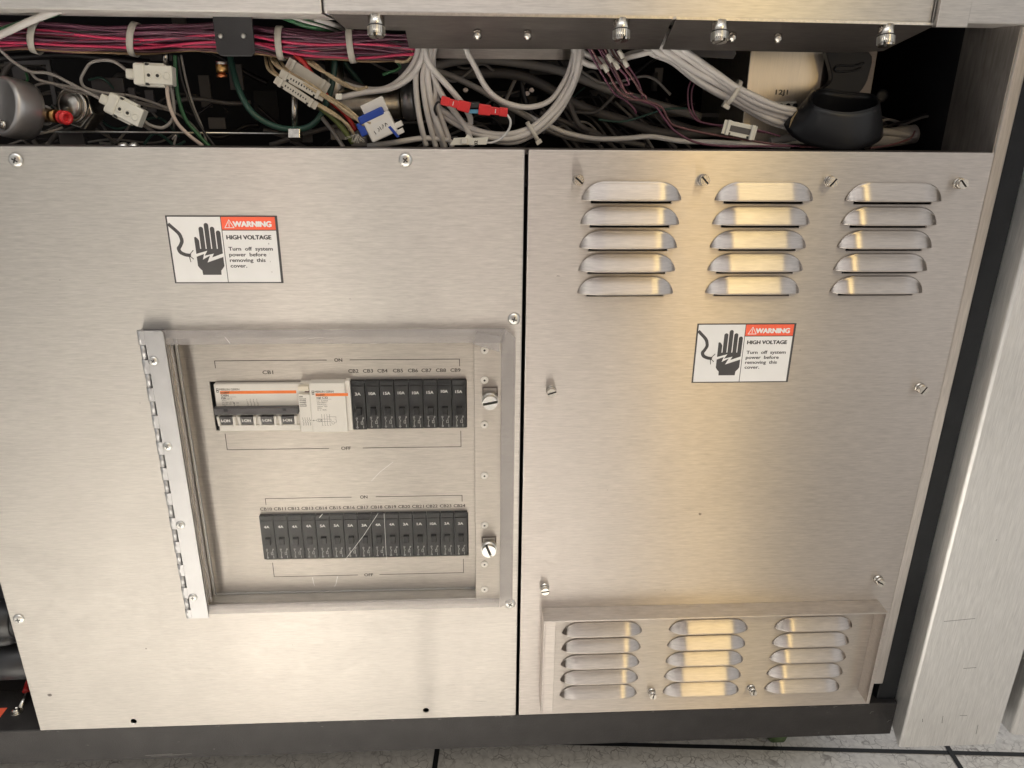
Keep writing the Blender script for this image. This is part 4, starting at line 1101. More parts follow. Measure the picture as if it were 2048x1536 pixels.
for i, q in enumerate(((1215,108),(1228,122),(1237,100),(1246,118),(1206,128))):
    a = at(q[0], q[1], 36); b = at(q[0]+9, q[1]+16, 36)
    tag(MB().tube([a, b], 1.9, 8).build('wire_marker', M_TIE), ('leftmost upper pale sleeve', 'middle pale sleeve of the lower row', 'upper right pale sleeve', 'lower right pale sleeve', 'lowest left pale sleeve')[i] + ' on the purple wires under the dark plate', 'wire marker', 'pale sleeves on the purple wires')
# marker tags: flat carriers with two straps
def marker(c0, c1, halfw, Y, lab, group=None, mat=None, straps=True):
    A, B = at(*c0, Y), at(*c1, Y); d = (B-A).normalized(); n = Vector((0,-1,0)); n = (n-d*n.dot(d)).normalized(); s = d.cross(n); L = (B-A).length
    root = thing('marker_tag', lab, 'marker tag', A.lerp(B, .5), group)
    m_ = mat or M_NYL; mid = (A+B)/2
    MB().obox(mid, d, n, s, L/2, .5, halfw*.95).build('carrier', m_, root, bevel=.45)
    if straps:
        for t in (.14, .86):
            c = A+(B-A)*t
            MB().obox(c+n*1.6, d, n, s, 1.4, 1.2, halfw*1.02).build('strap', m_, root, bevel=.4)
            MB().obox(c+n*.6+s*halfw*.75+d*(2.2 if t < .5 else -2.2), d, n, s, 1.1, .12, 1.0).build('slot', M_SOCKET, root)
    return root, A, B, d, s, n
root, A, B, d, s, n = marker((1446,253),(1512,267), 6.0, 42, 'pale marker tag with purple wires running through it, by the steel box')
MB().obox((A+B)/2+n*.6, d, n, s, 9.5, .15, 2.4).build('window', M_INTGREY, root)
# beige wires with their tags
bw = [
 [(524,80,84),(530,108,80),(536,138,58),(556,152,52),(585,175,50),(620,200,48),(655,222,46),(690,245,44),(708,268,46)],
 [(534,80,84),(540,108,78),(552,130,54),(580,148,50),(615,170,48),(650,190,46),(690,215,44),(720,238,42),(735,250,42)],
 [(540,80,84),(546,108,78),(560,134,52),(590,155,48),(625,178,46),(658,200,44),(700,228,40),(728,250,38)],
 [(532,80,84),(538,112,80),(548,142,56),(580,168,52),(612,192,50),(648,214,48),(680,236,46),(704,262,46)],
 [(596,90,84),(602,112,78),(622,128,54),(650,145,54),(685,165,56),(712,178,58),(735,174,60)],
 [(606,90,84),(612,112,78),(632,130,56),(656,150,56),(690,170,58),(720,180,60)],
 [(550,80,84),(556,112,78),(575,140,52),(605,160,50),(640,182,48),(668,205,46),(706,236,40),(742,246,38)],
 [(790,122,56),(812,122,56),(824,112,56),(824,98,56)]]
BWL = ('outermost beige wire, lowest on the left, through the lowest marker tag', 'beige wire above the middle marker tag, ending at the blue cap', 'beige wire just under the upper marker tag', 'beige wire between the middle and lowest marker tags',
       'left beige wire of the pair curving over to the white cables', 'right beige wire of the pair curving over to the white cables', 'uppermost beige wire crossing the upper marker tag')
for i, p in enumerate(bw): cable(p, 1.25, M_BEIGE, BWL[i] if i not in (7,) else ('' if 0 else 'beige wire looping round the end of the magenta bundle'),
    'beige wires through the marker tags' if i not in (4,5,7) else ('pair of beige wires' if i != 7 else None), name='wire', cat='wire', wob=.35)
marker((572,128),(655,182), 6.5, 56, 'upper pale marker tag on the beige wires, widest of the three', mat=M_TIE)
for (c0, c1, lab) in (((560,145),(648,196),'middle marker tag on the beige wires, with small print'), ((550,158),(634,213),'lowest marker tag on the beige wires, nearest the teal tube')):
    root, A, B, d, s, n = marker(c0, c1, 3.4, 46, lab, mat=M_TIE)
    t = MB(); 
    for k in range(9):
        c = A+(B-A)*(.25+.06*k)+n*.56; t.obox(c, d, n, s, .5, .02, random.uniform(.5,1.2))
    t.build('small_print', M_SOCKET, root)
tag(MB().obox(at(678,193,44), RIGHT, Vector((0,-1,0)), UP, 2.6, 2, 2.4).build('tie_head', M_NYL, bevel=.5), 'square head of a cable tie on the beige wires above the blue plug', 'cable tie')
cable([(590,110,58),(608,125,56),(630,158,60),(660,200,60),(690,228,56),(712,262,52)], 2.0, M_REDW, 'red wire running behind the beige wires')
cable([(640,212,52),(665,235,50),(690,262,50),(706,285,52)], 2.6, M_OLIVE, 'olive green wire ending below the marker tags')
cable([(452,60,95),(462,120,90),(478,180,76),(500,220,70),(530,243,70),(570,258,70),(610,256,70),(640,232,70),(662,180,76),(670,120,80)], 2.6, M_TEAL, 'teal tube sagging in a deep curve left of the beige wires')
# frayed strands
fr2 = MB()
for k in range(16):
    a = R(random.uniform(200, 340)); c = at(713+random.uniform(-4,4), 268, 44)
    fr2.tube([c, c+Vector((math.cos(a)*4, -2, math.sin(a)*4)), c+Vector((math.cos(a)*8+random.uniform(-2,2), -4, math.sin(a)*7))], .22, 4)
tag(fr2.build('frayed_strands', M_TIE), 'frayed pale strands at the tip of the olive wire', 'strands')
# blue and white plug
q = at(757,252,42); e1 = (at(790,240,42)-at(730,268,42)).normalized(); n_ = Vector((0,-1,0)); e3 = e1.cross(n_).normalized()
if e3.z < 0: e3 = -e3
plug = thing('wire_plug', 'blue and white plug with handwriting, under the beige wires', 'plug', q)
MB().obox(q+e1*1.5-e3*1, e1, n_, e3, 11.5, 5, 9.0).build('white_shell', M_WHITEP, plug, bevel=1.2)
MB().obox(q-e1*1.5+e3*9.5, e1, n_, e3, 11, 5.5, 3.2).build('blue_cap', M_BLUE, plug, bevel=1.3)
MB().obox(q-e1*13.0+e3*3, e1, n_, e3, 3, 4, 5.5).build('blue_side', M_BLUE, plug, bevel=1)
MB().obox(q+e1*3.5-e3*2+n_*5.1, e1, n_, e3, 8.0, .15, 5.0).build('paper_label', M_WHITE, plug)
MB().obox(q+e1*15.5-e3*5.5, e1, n_, e3, 3.5, 3, 2.2).obox(q+e1*13.5-e3*11, e1, n_, e3, 4, 3, 2).obox(q+e1*3+e3*14-n_*3, e1, n_, e3, 10, 1.2, 6).build('latch', M_WHITEP, plug, bevel=.6)
MB().obox(q+e1*10-e3*9+n_*5.2, e1, n_, (e3-e1*.3).normalized(), 1.2, .3, 5.5).build('blue_clip', M_BLUE, plug, bevel=.3)
hw = MB()
for (a, b, c_, d_) in ((-4,-5,-4.5,-2),(-1,-4,0,-2.5),(0,-2.5,-.8,-1.2),(1.5,-3.6,1.2,-.6),(3,-3.2,4.5,-1),(4.5,-1,3.6,-.2),(6,-2.8,6.6,0),(6.6,0,8,-1.8)):
    A_ = q+e1*a+e3*b+n_*5.35; B_ = q+e1*c_+e3*d_+n_*5.35; hw.tube([A_, B_], .28, 5)
hw.build('handwriting', M_SOCKET, plug)
# steel cylinder with flange
c0_, c1_ = at(682,212,105), at(806,206,105)
cyl = thing('steel_cylinder', 'horizontal steel cylinder with a flange behind the beige wires', 'cylinder', (c0_+c1_)/2)
MB().lathe(c0_, c1_-c0_, [(0,12.5),(3,13.5),((c1_-c0_).length-4,13.5),((c1_-c0_).length-2,12)], 32).build('barrel', M_BOXST, cyl)
MB().lathe(c1_-Vector((1,0,0)), c1_-c0_, [(0,12.5),(3,15),(5,15.5),(10,15.5),(11,14)], 32).build('flange', M_CAST, cyl)
c0_, c1_ = at(668,110,110), at(672,230,110)
tag(MB().tube([c0_, c1_], 8, 20).build('steel_pipe', M_BOXST), 'upright steel pipe behind the pair of beige wires', 'pipe')
# rod and clamp block
rod = thing('support_rod', 'upright steel rod with a square nut left of the beige wires', 'rod', at(590,275,70))
MB().tube([at(588,170,72), at(590,268,72)], 2.9, 16).build('rod', M_NICKEL, rod)
MB().obox(at(591,270,68), RIGHT, FWD, UP, 5, 5, 4).build('nut', M_NICKEL, rod, bevel=.4)
tag(MB().tube([at(-40,262,72), at(577,267,72)], 1.1, 8).build('thin_rod', M_CHROME), 'long thin bright rod running behind the nylon connectors', 'rod')

# --- dim leads filling the dark behind
clr = random.Random(5)
def clutter(n, x0, x1, lab, grp, ya=120, yb=285):
    for i in range(n):
        x = clr.uniform(x0, x1); y = clr.uniform(ya, yb); Yd = clr.uniform(100, 190); w = clr.uniform(60, 190); h = clr.uniform(-70, 90)
        pts = [(x-w/2, y-h/2, Yd), (x-w/5, y-h*.1+clr.uniform(-22,22), Yd), (x+w/4, y+h*.3+clr.uniform(-22,22), Yd+10), (x+w/2, y+h/2+clr.uniform(-10,30), Yd+10)]
        pts = [(a, min(b, 300), c) for a, b, c in pts]
        cable(pts, clr.choice((1.0, 1.3, 1.3, 1.9, 2.6)), clr.choice((M_CABD, M_CABG, M_CABD, M_BLKW, M_CABD, M_TEAL)), lab, grp, wob=.5, name='wire', cat='wire', n=6)
clutter(26, 20, 420, 'dim thin wire in the dark clutter behind the nylon connectors', 'dim wires behind the nylon connectors')
clutter(14, 430, 800, 'dim thin wire in the dark behind the beige wires', 'dim wires behind the beige wires')
clutter(26, 880, 1420, 'dim thin wire in the dark behind the white loops', 'dim wires behind the white loops')
clutter(8, 1740, 1840, 'dim thin wire in the dark right of the rubber boot', 'dim wires right of the rubber boot', 240, 290)

# --- red crimp connectors
def spade(c0, c1, Y, lab, flip=False):
    A, B = at(*c0, Y), at(*c1, Y); d = (B-A).normalized(); n = Vector((0,-1,0)); n = (n-d*n.dot(d)).normalized(); s = d.cross(n); L = (B-A).length
    root = thing('crimp_connector', lab, 'crimp connector', A.lerp(B, .5), 'red crimp connectors')
    def seg(a, b, w0, w1, nm):
        P0, P1 = A+d*L*a, A+d*L*b
        MB().hexa([P0+s*w0+n*2.1, P1+s*w1+n*2.1, P1-s*w1+n*2.1, P0-s*w0+n*2.1], [P0+s*w0-n*2.1, P1+s*w1-n*2.1, P1-s*w1-n*2.1, P0-s*w0-n*2.1]).build(nm, M_REDC, root, bevel=.8)
    seg(0, .30, 3.6, 3.5, 'barrel'); seg(.29, .60, 3.0, 3.2, 'neck'); seg(.58, 1, 4.1, 4.3, 'blade_cover')
    MB().obox(A+d*L*.42+n*2.2, d, n, s, .3, .1, 1.6).build('crimp_mark', M_WINK, root)
spade((882,200),(940,216),36,'red crimp connector with the black wire, nearer the white cable fan')
spade((1015,225),(957,218),36,'red crimp connector with the white wire, on the right of the pair')
c_ = at(948,216,38)
jn = thing('splice_joint', 'blue and black splice between the two red crimp connectors', 'splice', c_)
MB().obox(c_+Vector((0,0,-2.6)), RIGHT, Vector((0,-1,0)), UP, 5, 1.8, 1.7).build('sleeve', M_LBLUE, jn, bevel=.7)
MB().obox(c_+Vector((0,2,2.4)), RIGHT, Vector((0,-1,0)), UP, 5, 2.4, 2.6).build('tape', M_BLACKP, jn, bevel=.9)
cable([(1014,229,36),(1021,242,36),(1018,258,38),(1004,276,40),(985,285,42),(970,285,42)], .95, M_WINK, 'thin white wire looping from the red connector to the paper tag', name='wire', cat='wire', wob=0)
cable([(884,203,36),(874,206,38),(869,218,40),(873,230,46)], .95, M_BLKW, 'thin black wire at the end of the left red connector', name='wire', cat='wire', wob=0)
cable([(922,283,40),(908,279,40),(904,276,42),(915,274,42)], .9, M_BLKW, 'short black wire end under the paper tag', name='wire', cat='wire', wob=0)
cable([(884,225,60),(887,250,60),(890,275,66)], .9, M_REDW, 'thin red wire inside the white cable fan', name='wire', cat='wire', wob=0)
tg = thing('paper_tag', 'small cream tag on the white wire below the red connectors', 'tag', at(940,288,38))
A, B = at(902,284,38), at(974,280,38); dd = (B-A).normalized()
MB().prism([(p.x, p.z) for p in (at(900,290,38), at(908,276,38), at(930,275,38), at(935,268,38), at(944,276,38), at(977,274,38), at(973,289,38))], 38, 38.6).build('paper', M_NYL, tg)
MB().obox(at(929,282,36.5), RIGHT, Vector((0,-1,0)), UP, 2.6, 1.2, 2.4).build('tie_head', M_TIE, tg, bevel=.5)
t = MB(); a = at(955,283,37.9); text(t, '32', a.x, a.z-1, 37.9, 2.6, bold=.1, rot=R(90)); t.build('small_print', M_SOCKET, tg)

# --- steel control box, strap and rubber boot
bx = thing('control_box', 'stainless box marked 12J1 behind the rubber boot', 'control box', at(1600,200,95))
YB2 = 95
a, b, c, d_ = at(1504,80,YB2), at(1745,80,YB2), at(1745,290,YB2), at(1504,290,YB2)
MB().box(a.x, b.x, YB2, YB2+140, c.z, a.z+40).build('case', M_BOXST, bx, bevel=.8)
t = MB(); q = at(1563,189,YB2); text(t, '12J1', q.x, q.z, YB2-.05, 4.0, width=11, bold=.15); t.build('printed_mark', M_INK, bx)
tb_ = MB().box(at(1543,0,YB2).x, at(1606,0,YB2).x+4, YB2-6, YB2-.1, at(1570,222,YB2).z, at(1570,202,YB2).z).build('terminal_block', M_NYL, bx, bevel=.4)
for px in (1562, 1576, 1590):
    q = at(px,212,YB2-6); MB().lathe(q+Vector((0,.1,0)), (0,-1,0), [(0,2.4),(.2,2.3)], 14).build('terminal_hole', M_SOCKET, tb_)
MB().box(at(1700,0,60).x, at(1750,0,60).x+26, YB2-1.5, YB2-.2, at(1700,262,YB2).z, at(1700,90,YB2).z).build('side_plate', M_DARKST, bx)
for q in ((1762,193),(1880,125)):
    pass
st_ = MB()
qs = [(1652,104),(1738,104),(1738,150),(1722,182),(1700,192),(1640,184),(1658,168),(1664,150)]
st_.prism([(p.x, p.z) for p in smooth_path([at(x_, y_, 78) for x_, y_ in qs+qs[:1]], 4)[:-1]], 78, 86)
strap = st_.build('rubber_flap', M_FLAP, None, bevel=1.6, seg=3); tag(strap, 'black rubber flap with a moulded rib in front of the steel box', 'rubber flap')
rbp = MB().tube(smooth_path([at(x_, y_, 77) for x_, y_ in ((1728,126),(1705,132),(1680,131),(1670,137),(1676,143),(1705,142),(1722,136))], 6), .9, 8).build('moulded_rib', M_RUB, None)
rbp.parent = strap; rbp.location = rbp.location - strap.location
# boot: open cup with four soft corners
boot = thing('rubber_boot', 'black rubber boot, open at the top, taking the white cables', 'rubber boot', at(1670,298,40))
top = [(1630,214,28),(1694,227,20),(1750,215,26),(1756,200,48),(1738,189,66),(1690,186,72),(1645,179,72),(1624,190,52)]
bot = [(1602,282,36),(1690,300,24),(1748,286,30),(1764,268,52),(1740,270,70),(1690,272,78),(1620,262,76),(1570,246,52)]
def ringpts(L, n=28):
    P = [at(*p) for p in L]; m = len(P); out = []
    for k in range(n):
        t = k/n*m; i = int(t); u = t-i; a, b, c, d = P[(i-1)%m], P[i], P[(i+1)%m], P[(i+2)%m]
        out.append(0.5*((2*b)+(c-a)*u+(2*a-5*b+4*c-d)*u*u+(3*b-3*c+d-a)*u**3))
    return out
T, Bt = ringpts(top), ringpts(bot)
n = len(T); V = []; F = []
lv = 9
for k in range(lv):
    u = k/(lv-1); cen = sum(T, Vector())/n*(1-u)+sum(Bt, Vector())/n*u
    for i in range(n):
        p = T[i].lerp(Bt[i], u); g = 1+.02*math.sin(u*math.pi); p = cen+(p-cen)*g; V.append(p)
for k in range(lv-1):
    for i in range(n): F.append((k*n+i, (k+1)*n+i, (k+1)*n+(i+1)%n, k*n+(i+1)%n))
cen = sum(Bt, Vector())/n+Vector((0,0,-2)); V.append(cen)
for i in range(n): F.append(((lv-1)*n+i, len(V)-1, (lv-1)*n+(i+1)%n))
MB().add(V, F, True).build('cup', M_RUB, boot, solid=2.2)
MB().tube(T+[T[0]], 1.1, 8, cap=False).build('rim', M_RUB, boot)
MB().hexa([at(1582,238,40), at(1578,256,42), at(1632,182,60), at(1626,178,62)], [at(1582,238,48), at(1578,256,50), at(1632,182,68), at(1626,178,70)]).build('collar', M_BEIGE, boot)
tag(MB().tube([at(1735,282,90), at(1828,268,96)], 8.5, 20).build('grey_pipe', M_CABG), 'grey pipe stub right of the rubber boot', 'pipe')
tag(MB().lathe(at(1762,192,110), (0,-1,0), [(0,6),(2,6),(3,4.5),(3.2,3)], 20).build('grommet', M_RUB), 'small round black grommet right of the rubber flap', 'grommet')
tag(MB().prism([(at(x_,y_,70).x, at(x_,y_,70).z) for x_, y_ in ((1370,60),(1472,60),(1472,108),(1466,118),(1370,112))], 70, 72).build('flat_bracket', M_INTGREY), 'grey sheet bracket above the white cables to the boot', 'bracket')
for q in ((1310,145,1308,182),(1210,155,1204,185)):
    tag(MB().tube([at(q[0], q[1], 180), at(q[2], q[3], 180)], 3, 10).build('standoff', M_INTGREY), 'short dim standoff pin in the dark, %s' % ('right of the purple wires' if q[0] > 1300 else 'left of the purple wires'), 'standoff', 'dim standoff pins in the dark')
tag(MB().box(at(860,100,80).x, at(1170,100,80).x, 80, 84, at(1000,118,80).z, at(1000,100,80).z+10).build('cross_bar', M_STEEL), 'steel cross bar just below the long dark plate', 'bar')

# --- left end: solenoid, fittings, nylon connectors
sol = thing('solenoid_valve', 'round grey cast valve body cut off by the left edge of the photo', 'valve', at(10,268,60))
c_ = at(2,212,38); fx = Vector((-.52,-.82,.22)).normalized()
MB().lathe(c_-fx*18, fx, [(-4,22),(0,23.2),(12,23.5),(15.8,23.4),(17.4,22.6),(18.2,21),(18.3,19.5),(18.0,19.2),(18.0,.1)], 48).build('body', M_CAST, sol)
slotted(at(8,250,30)+Vector((0,0,0)), 3.4, sol, ang=1, axis=fx, length=4, collar=False)
fit = thing('air_fitting', 'brass fitting with a red push cap beside the grey valve', 'fitting', at(110,232,50))
MB().lathe(at(66,228,62), at(96,231,56)-at(66,228,62), [(0,8),(14,8)], 24).build('sleeve', M_CAST, fit)
MB().lathe(at(88,230,56), at(96,231,54)-at(88,230,56), [(0,6.8),(4,6.8)], 6).build('hex_collar', M_NICKEL, fit)
MB().lathe(at(97,231,54), at(122,233,48)-at(97,231,54), [(0,5.2),(10,5.2),(10.1,4.4)], 20).build('brass_body', M_BRASS, fit)
MB().lathe(at(122,234,48), Vector((.8,-.6,-.05)), [(0,4.6),(1.5,5.4),(3,5.4),(3.5,4.4),(5,4.4),(5.5,5.5),(8.5,5.5),(9.5,4.6),(9.6,2.4),(6,2.2)], 24).build('push_cap', M_REDC, fit)
hx_ = thing('pressure_gauge', 'hexagonal steel plug with a polished round cap behind the red push cap', 'plug', at(150,250,70))
MB().lathe(at(152,216,72), Vector((-.25,-1,.15)), [(-14,17.5),(0,17.5),(2,16.5)], 6).build('hex_body', M_NICKEL, hx_, bevel=.6)
MB().lathe(at(148,212,70), Vector((-.25,-1,.15)), [(0,14.5),(3,14.5),(3.6,13.8),(3.8,10.5),(2.6,10.2)], 36).build('ring', M_NICKEL, hx_)
MB().lathe(at(143,211,68), Vector((-.25,-1,.15)), [(0,9.6),(2.6,9.6),(3.4,8.8),(3.6,.1)], 36).build('cap', M_CHROME, hx_)
def molex(c, ang, Y, lab):
    C0 = at(*c, Y); d = (RIGHT*math.cos(ang)+UP*math.sin(ang)).normalized(); n = Vector((0,-1,.15)).normalized(); s = d.cross(n).normalized()
    if s.z < 0: s = -s
    root = thing('wire_connector', lab, 'connector', C0, 'nylon wire connectors')
    MB().obox(C0+d*10, d, n, s, 11, 5, 7.2).build('socket_half', M_NYL, root, bevel=.8)
    MB().obox(C0-d*5.5, d, n, s, 4.8, 5.6, 8.4).build('plug_half', M_NYL, root, bevel=2.0)
    MB().obox(C0-d*13.5, d, n, s, 3.6, 3, 3.8).build('cable_boot', M_NYL, root, bevel=1.2)
    for k, j in enumerate((1.5, 8.5, 15.5)):
        MB().lathe(C0+d*(j+1)-s*.8+n*4.9, n, [(0,2.9),(.6,2.9),(.62,2.1),(.2,2.0)], 16).build('pin_housing', M_NYL, root)
        if k < 2: MB().lathe(C0+d*(j+1)-s*.8+n*5.1, n, [(0,1.3),(.3,1.3)], 12).build('pin_hole', M_SOCKET, root)
    for sg in (1, -1):
        MB().obox(C0+d*6+s*8.0*sg, d, n, s, 8, 3, .9).build('latch_arm', M_NYL, root, bevel=.4)
        MB().obox(C0+d*1+s*7.4*sg+n*3.5, d, n, s, 1.2, 1.8, .9).build('latch_gap', M_SOCKET, root)
molex((296,150), R(-3), 44, 'upright white nylon connector under the first cable ties')
molex((240,215), R(-27), 42, 'tilted white nylon connector, lower of the two')
lc = [
 ([(-20,80,40),(0,70,38),(60,42,30),(122,20,26)], 2.7, M_CAB, 'thick white cable crossing the upper left corner'),
 ([(-20,76,46),(0,62,46),(45,46,44),(90,33,44),(130,20,44)], 2.4, M_GREEN, 'green cable with yellow stripe behind the thick white cable'),
 ([(-20,85,50),(0,99,50),(28,125,50),(60,143,50),(100,147,50),(150,172,48),(195,195,46),(212,203,44)], 1.25, M_CABG, 'grey lead from the left edge into the lower nylon connector'),
 ([(60,143,52),(75,158,54),(110,168,56),(150,176,58),(200,186,60),(250,190,60),(300,203,60),(336,216,58)], 1.2, M_CABG, 'grey lead passing over the hexagonal plug'),
 ([(55,178,60),(80,168,60),(105,168,60),(140,180,62),(200,192,64),(280,205,64),(345,222,60)], 1.1, M_CABG, 'thin grey lead arching left of the hexagonal plug'),
 ([(262,146,46),(250,138,46),(228,124,48),(205,120,50),(182,126,52),(168,145,52),(162,158,52),(170,175,54),(200,184,56),(250,190,56)], 1.2, M_CABG, 'grey lead looping left of the upper nylon connector'),
 ([(286,240,44),(300,250,44),(325,255,46),(343,243,48),(348,222,50),(346,196,50),(340,172,48)], 1.4, M_CABG, 'grey lead looping under the nylon connectors'),
 ([(334,168,44),(336,195,44),(342,220,44),(356,248,46),(378,270,50),(405,292,56)], 1.6, M_PINKW, 'pinkish cable dropping right of the nylon connectors'),
 ([(350,110,60),(352,160,60),(358,200,60),(372,240,60),(395,268,60),(420,294,60)], 1.6, M_GREEN, 'dark green wire dropping right of the pinkish cable'),
 ([(356,110,66),(364,160,66),(380,205,64),(400,250,62),(430,294,62)], 1.1, M_BLKW, 'thin black wire dropping beside the dark green wire'),
 ([(362,110,70),(372,160,70),(386,210,68),(404,255,66),(416,294,64)], 1.0, M_CABG, 'thin pale wire behind the black wire'),
 ([(125,254,56),(105,262,54),(75,268,52),(40,266,52)], 1.1, M_CABG, 'grey lead running back under the brass fitting'),
 ([(52,145,56),(55,160,58),(45,170,60)], 1.0, M_GREEN, 'short dark green lead above the grey valve'),
 ([(345,278,60),(352,272,60),(348,290,60)], .9, M_CABG, 'short lead tip by the ledge, left group'),
 ([(270,205,60),(310,215,60),(350,226,62),(385,250,64),(410,285,64)], 1.0, M_CABD, 'thin dark lead behind the tilted connector'),
 ([(-20,118,80),(60,112,80),(140,110,80),(220,118,80),(300,126,82)], 3.2, M_BLKW, 'thick black hose under the magenta bundle'),
 ([(560,32,60),(600,48,58),(650,60,66),(700,78,96)], 2.0, M_GREEN, 'lower green wire slanting in from the upper beam'),
 ([(570,30,56),(610,44,54),(655,56,64),(702,72,96)], 1.0, M_CAB, 'thin white wire between the two slanting green wires'),
 ([(600,36,60),(640,46,66),(700,70,98)], 1.8, M_GREEN, 'upper green wire slanting in from the upper beam'),
 ([(630,38,54),(665,48,62),(690,60,80),(720,84,100)], 2.0, M_CAB, 'white cable slanting in beside the green wires'),
 ([(620,36,58),(655,44,66),(710,72,98)], 1.5, M_CABG, 'pale grey cable slanting in beside the green wires'),
 ([(780,110,64),(800,135,64),(765,150,60)], 1.2, M_GREEN, 'small green loop right of the beige pair'),
]
for p, r, m_, lab in lc: cable(p, r, m_, lab, wob=.2)
yl = MB().tube(path([(40,48,42.2),(62,42,41.8),(85,36,42)], sub=8), .7, 6).build('yellow_stripe', M_YEL)
gc = [x for x in COL.objects if x.get('label') == 'green cable with yellow stripe behind the thick white cable'][0]
yl.parent = gc; yl.location = yl.location-gc.location
# brass nipple below the clamp bracket
nip = thing('brass_nipple', 'small brass nut with an orange tip under the black square bracket', 'fitting', at(443,140,55))
MB().lathe(at(443,123,56), (0,0,-1), [(0,4.4),(2.5,4.4)], 20).build('collar', M_CHROME, nip)
MB().lathe(at(443,129,56), (0,0,-1), [(0,5.4),(6,5.4)], 6).build('hex_nut', M_BRASS, nip)
MB().lathe(at(443,143,56), (0,0,-1), [(0,3.2),(2,3.2),(2.1,4.2),(4.5,4.2)], 16).build('tip', M_COPPER, nip)
# tangle of dim machinery plates at the left
tag(MB().tube([at(331,95,70), at(332,132,70)], 2.6, 12).build('post_pin', M_NICKEL), 'steel pin just above the upright nylon connector', 'pin')
tag(MB().tube([at(347,165,74), at(348,258,74)], 1.0, 8).build('thin_pin', M_CHROME), 'thin bright rod behind the pinkish cable', 'rod')
pls = [((88,115),(116,210),120,M_INTGREY,'tall dim grey plate behind the hexagonal plug'),((5,112),(95,130),126,M_INTGREY,'low dim grey plate under the black hose'),
       ((180,155),(250,185),118,M_INTGREY,'dim plate behind the grey lead loop'),((250,108),(345,122),96,M_INTGREY,'dim plate just under the magenta bundle'),
       ((255,175),(278,240),110,M_INTGREY,'narrow dim plate behind the tilted connector'),((288,180),(312,225),112,M_INTGREY,'second narrow dim plate right of the tilted connector'),
       ((185,188),(204,246),84,M_CABD,'narrow upright plate right of the hexagonal plug'),((115,262),(170,292),90,M_INTGREY,'dim block low behind the ledge screws'),
       ((600,252),(625,285),96,M_INTGREY,'small dim block right of the square nut'),((660,258),(700,280),96,M_CABG,'grey block behind the olive wire'),
       ((640,128),(668,170),120,M_CABD,'dim upright plate behind the beige pair'),((1310,135),(1325,165),190,M_INTGREY,'tiny dim plate in the dark under the white cables'),
       ((795,105),(830,160),120,M_INTGREY,'dim plate left of the white cable fan'),((340,20),(372,48),90,M_CABD,'dim tab over the magenta bundle'),
       ((20,125),(60,160),170,M_INTGREY,'square dim plate high at the far left'),((395,150),(425,215),160,M_CABD,'rounded dim plate in the dark left of the brass nipple'),((455,128),(488,180),150,M_CABD,'dim block behind the brass nipple'),
       ((415,235),(452,258),140,M_CABD,'dim slanted block low left of the teal tube'),((505,180),(560,240),190,M_INTER,'black block inside the curve of the teal tube'),((700,252),(735,292),96,M_CABG,'grey block behind the blue plug'),
       ((1180,180),(1250,196),190,M_CABD,'dim bar behind the purple wires'),((1060,120),(1140,150),200,M_CABD,'dim box behind the tied loop'),((1330,225),(1440,235),170,M_CABD,'dim bar left of the steel box')]
for a, b, Y_, m_, lab in pls:
    A, B = at(*a, Y_), at(*b, Y_); tag(MB().box(A.x, B.x, Y_, Y_+3, B.z, A.z).build('machine_plate', m_, None, bevel=.5), lab, 'plate')
for px in (246, 267):
    c_ = at(px, 286, 22)
    MBx = MB().lathe(c_+Vector((0,0,-3.5)), (0,-.35,1), [(0,4.2),(1.5,4.2),(3,3.4),(3.8,1.8),(4,.1)], 20).build('pan_screw', M_CHROME)
    tag(MBx, '%s of two shiny pan screws on the ledge above the wide cover' % ('left' if px == 246 else 'right'), 'screw')
# dark relays in the middle shadow
for (a, b, Y_, lab) in (((968,180),(1040,196),170,'dark relay block in the middle shadow, upper'), ((985,205),(1030,250),150,'dark relay block behind the slack loop'), ((1040,190),(1075,215),175,'small dark relay right of the relay block')):
    A, B = at(*a, Y_), at(*b, Y_); tag(MB().box(A.x, B.x, Y_, Y_+20, B.z, A.z).build('relay', M_BLACKP, None, bevel=1), lab, 'relay')
for q in ((931,180),(1063,180),(1054,187)):
    tag(MB().lathe(at(q[0], q[1], 140), (0,-1,0), [(0,3),(2,3),(2.5,2)], 12).build('terminal_screw', M_NICKEL), 'small shiny terminal screw in the middle shadow', 'screw', 'terminal screws in the middle shadow')

# ------------------------------------------------------------------ left edge: pipes, earth lug
def blackpipe(p0, p1, r, Y, lab, rings):
    A, B = at(*p0, Y), at(*p1, Y); root = thing('black_pipe', lab, 'pipe', (A+B)/2)
    L = (B-A).length
    MB().lathe(A, B-A, [(0,r),(L,r)], 28).build('tube', M_BLACKP, root)
    for t, rr, w in rings: MB().lathe(A+(B-A)*t, B-A, [(0,rr*.96),(1,rr),(w-1,rr),(w,rr*.94)], 28).build('collar', M_BLACKP, root)
blackpipe((-120,1330),(120,1318), 16, 45, 'lower black pipe with a collar left of the wide cover', [(.52, 18.5, 34)])
blackpipe((-120,1238),(60,1236), 19, 55, 'upper black pipe left of the wide cover', [(.55, 21, 30)])
tag(MB().lathe(at(13,1265,50), (0,-.2,-1), [(0,13),(8,13),(10,10)], 24).build('pipe_plug', M_BLACKP), 'black round plug between the two black pipes', 'plug')
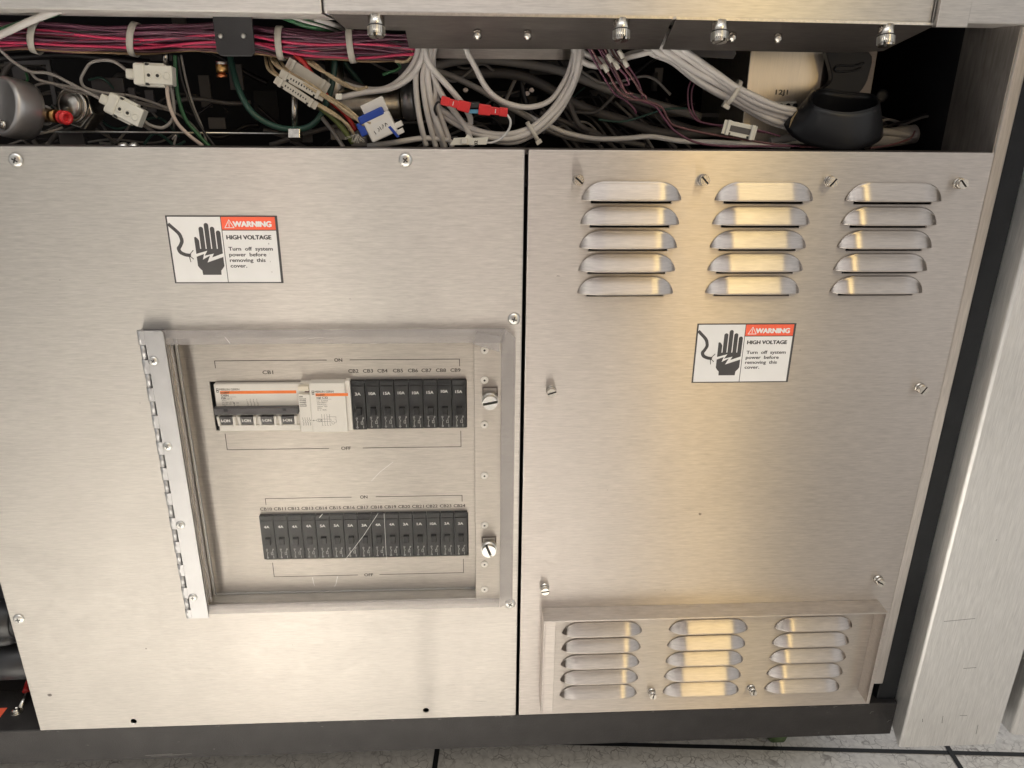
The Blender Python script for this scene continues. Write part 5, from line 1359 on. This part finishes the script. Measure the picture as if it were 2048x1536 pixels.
tag(MB().box(at(-60,1190,90).x, at(60,1190,90).x, 90, 96, at(0,1320,90).z-30, at(0,1190,90).z+10).build('back_plate', M_INTGREY), 'dark plate behind the black pipes', 'plate')
lug = thing('earth_lug', 'steel ring terminal with a red sleeve bolted to the black rail', 'terminal', (at(35,1418,18)))
dz = ZB-.5
def deck(px, py): 
    d = RIGHT*((px-1024)/F_PX) + UP*((768-py)/F_PX) + FWD
    return CAM+d*((dz-CAM.z)/d.z)
c_ = deck(34,1424)
MB().lathe(c_, (0,0,1), [(0,6.2),(1.2,6.2)], 24).build('ring', M_NICKEL, lug)
MB().lathe(c_+Vector((0,0,1.2)), (0,0,1), [(0,4),(2.5,4),(3,3),(3.4,2.9),(3.5,1.8),(2.5,1.6)], 20).build('bolt', M_NICKEL, lug)
e_ = deck(52,1400)
MB().tube([c_+Vector((2,3,1)), e_+Vector((0,0,4)), deck(60,1385)+Vector((0,0,7))], 2.6, 12).build('crimp_barrel', M_NICKEL, lug)
MB().tube(smooth_path([deck(54,1393)+Vector((0,0,6)), deck(64,1372)+Vector((2,0,12)), deck(90,1345)+Vector((10,8,30))], 6), 3.6, 12).build('red_sleeve', M_REDW, lug)
A = [deck(-30,1418), deck(15,1416), deck(-4,1441), deck(-30,1441)]
s_ = MB().quad(*[p+Vector((0,0,.4)) for p in A]); tag(s_.build('red_sticker', M_RED), 'corner of a red sticker on the black rail at the left edge', 'sticker')

# ------------------------------------------------------------------ under the rail
cst = thing('caster_wheel', 'dark green caster wheel peeping out under the black rail', 'caster', (at(1560,1490,60).x, 60, 0))
cx_ = floor_at(1556,1482,12); 
MB().lathe(cx_+Vector((-9,22,18)), (1,0,0), [(0,26),(3,30),(15,30),(18,26)], 32).build('wheel', plain('green_rubber', (.05,.09,.03), .5), cst)
MB().box(cx_.x+9.5, cx_.x+20, cx_.y+8, cx_.y+30, 26, 66).build('fork', M_NICKEL, cst, bevel=1)
for o in list(COL.objects):
    if o.parent is None and o.type == 'MESH' and 'label' not in o and o.get('kind') is None: print('UNTAGGED', o.name)
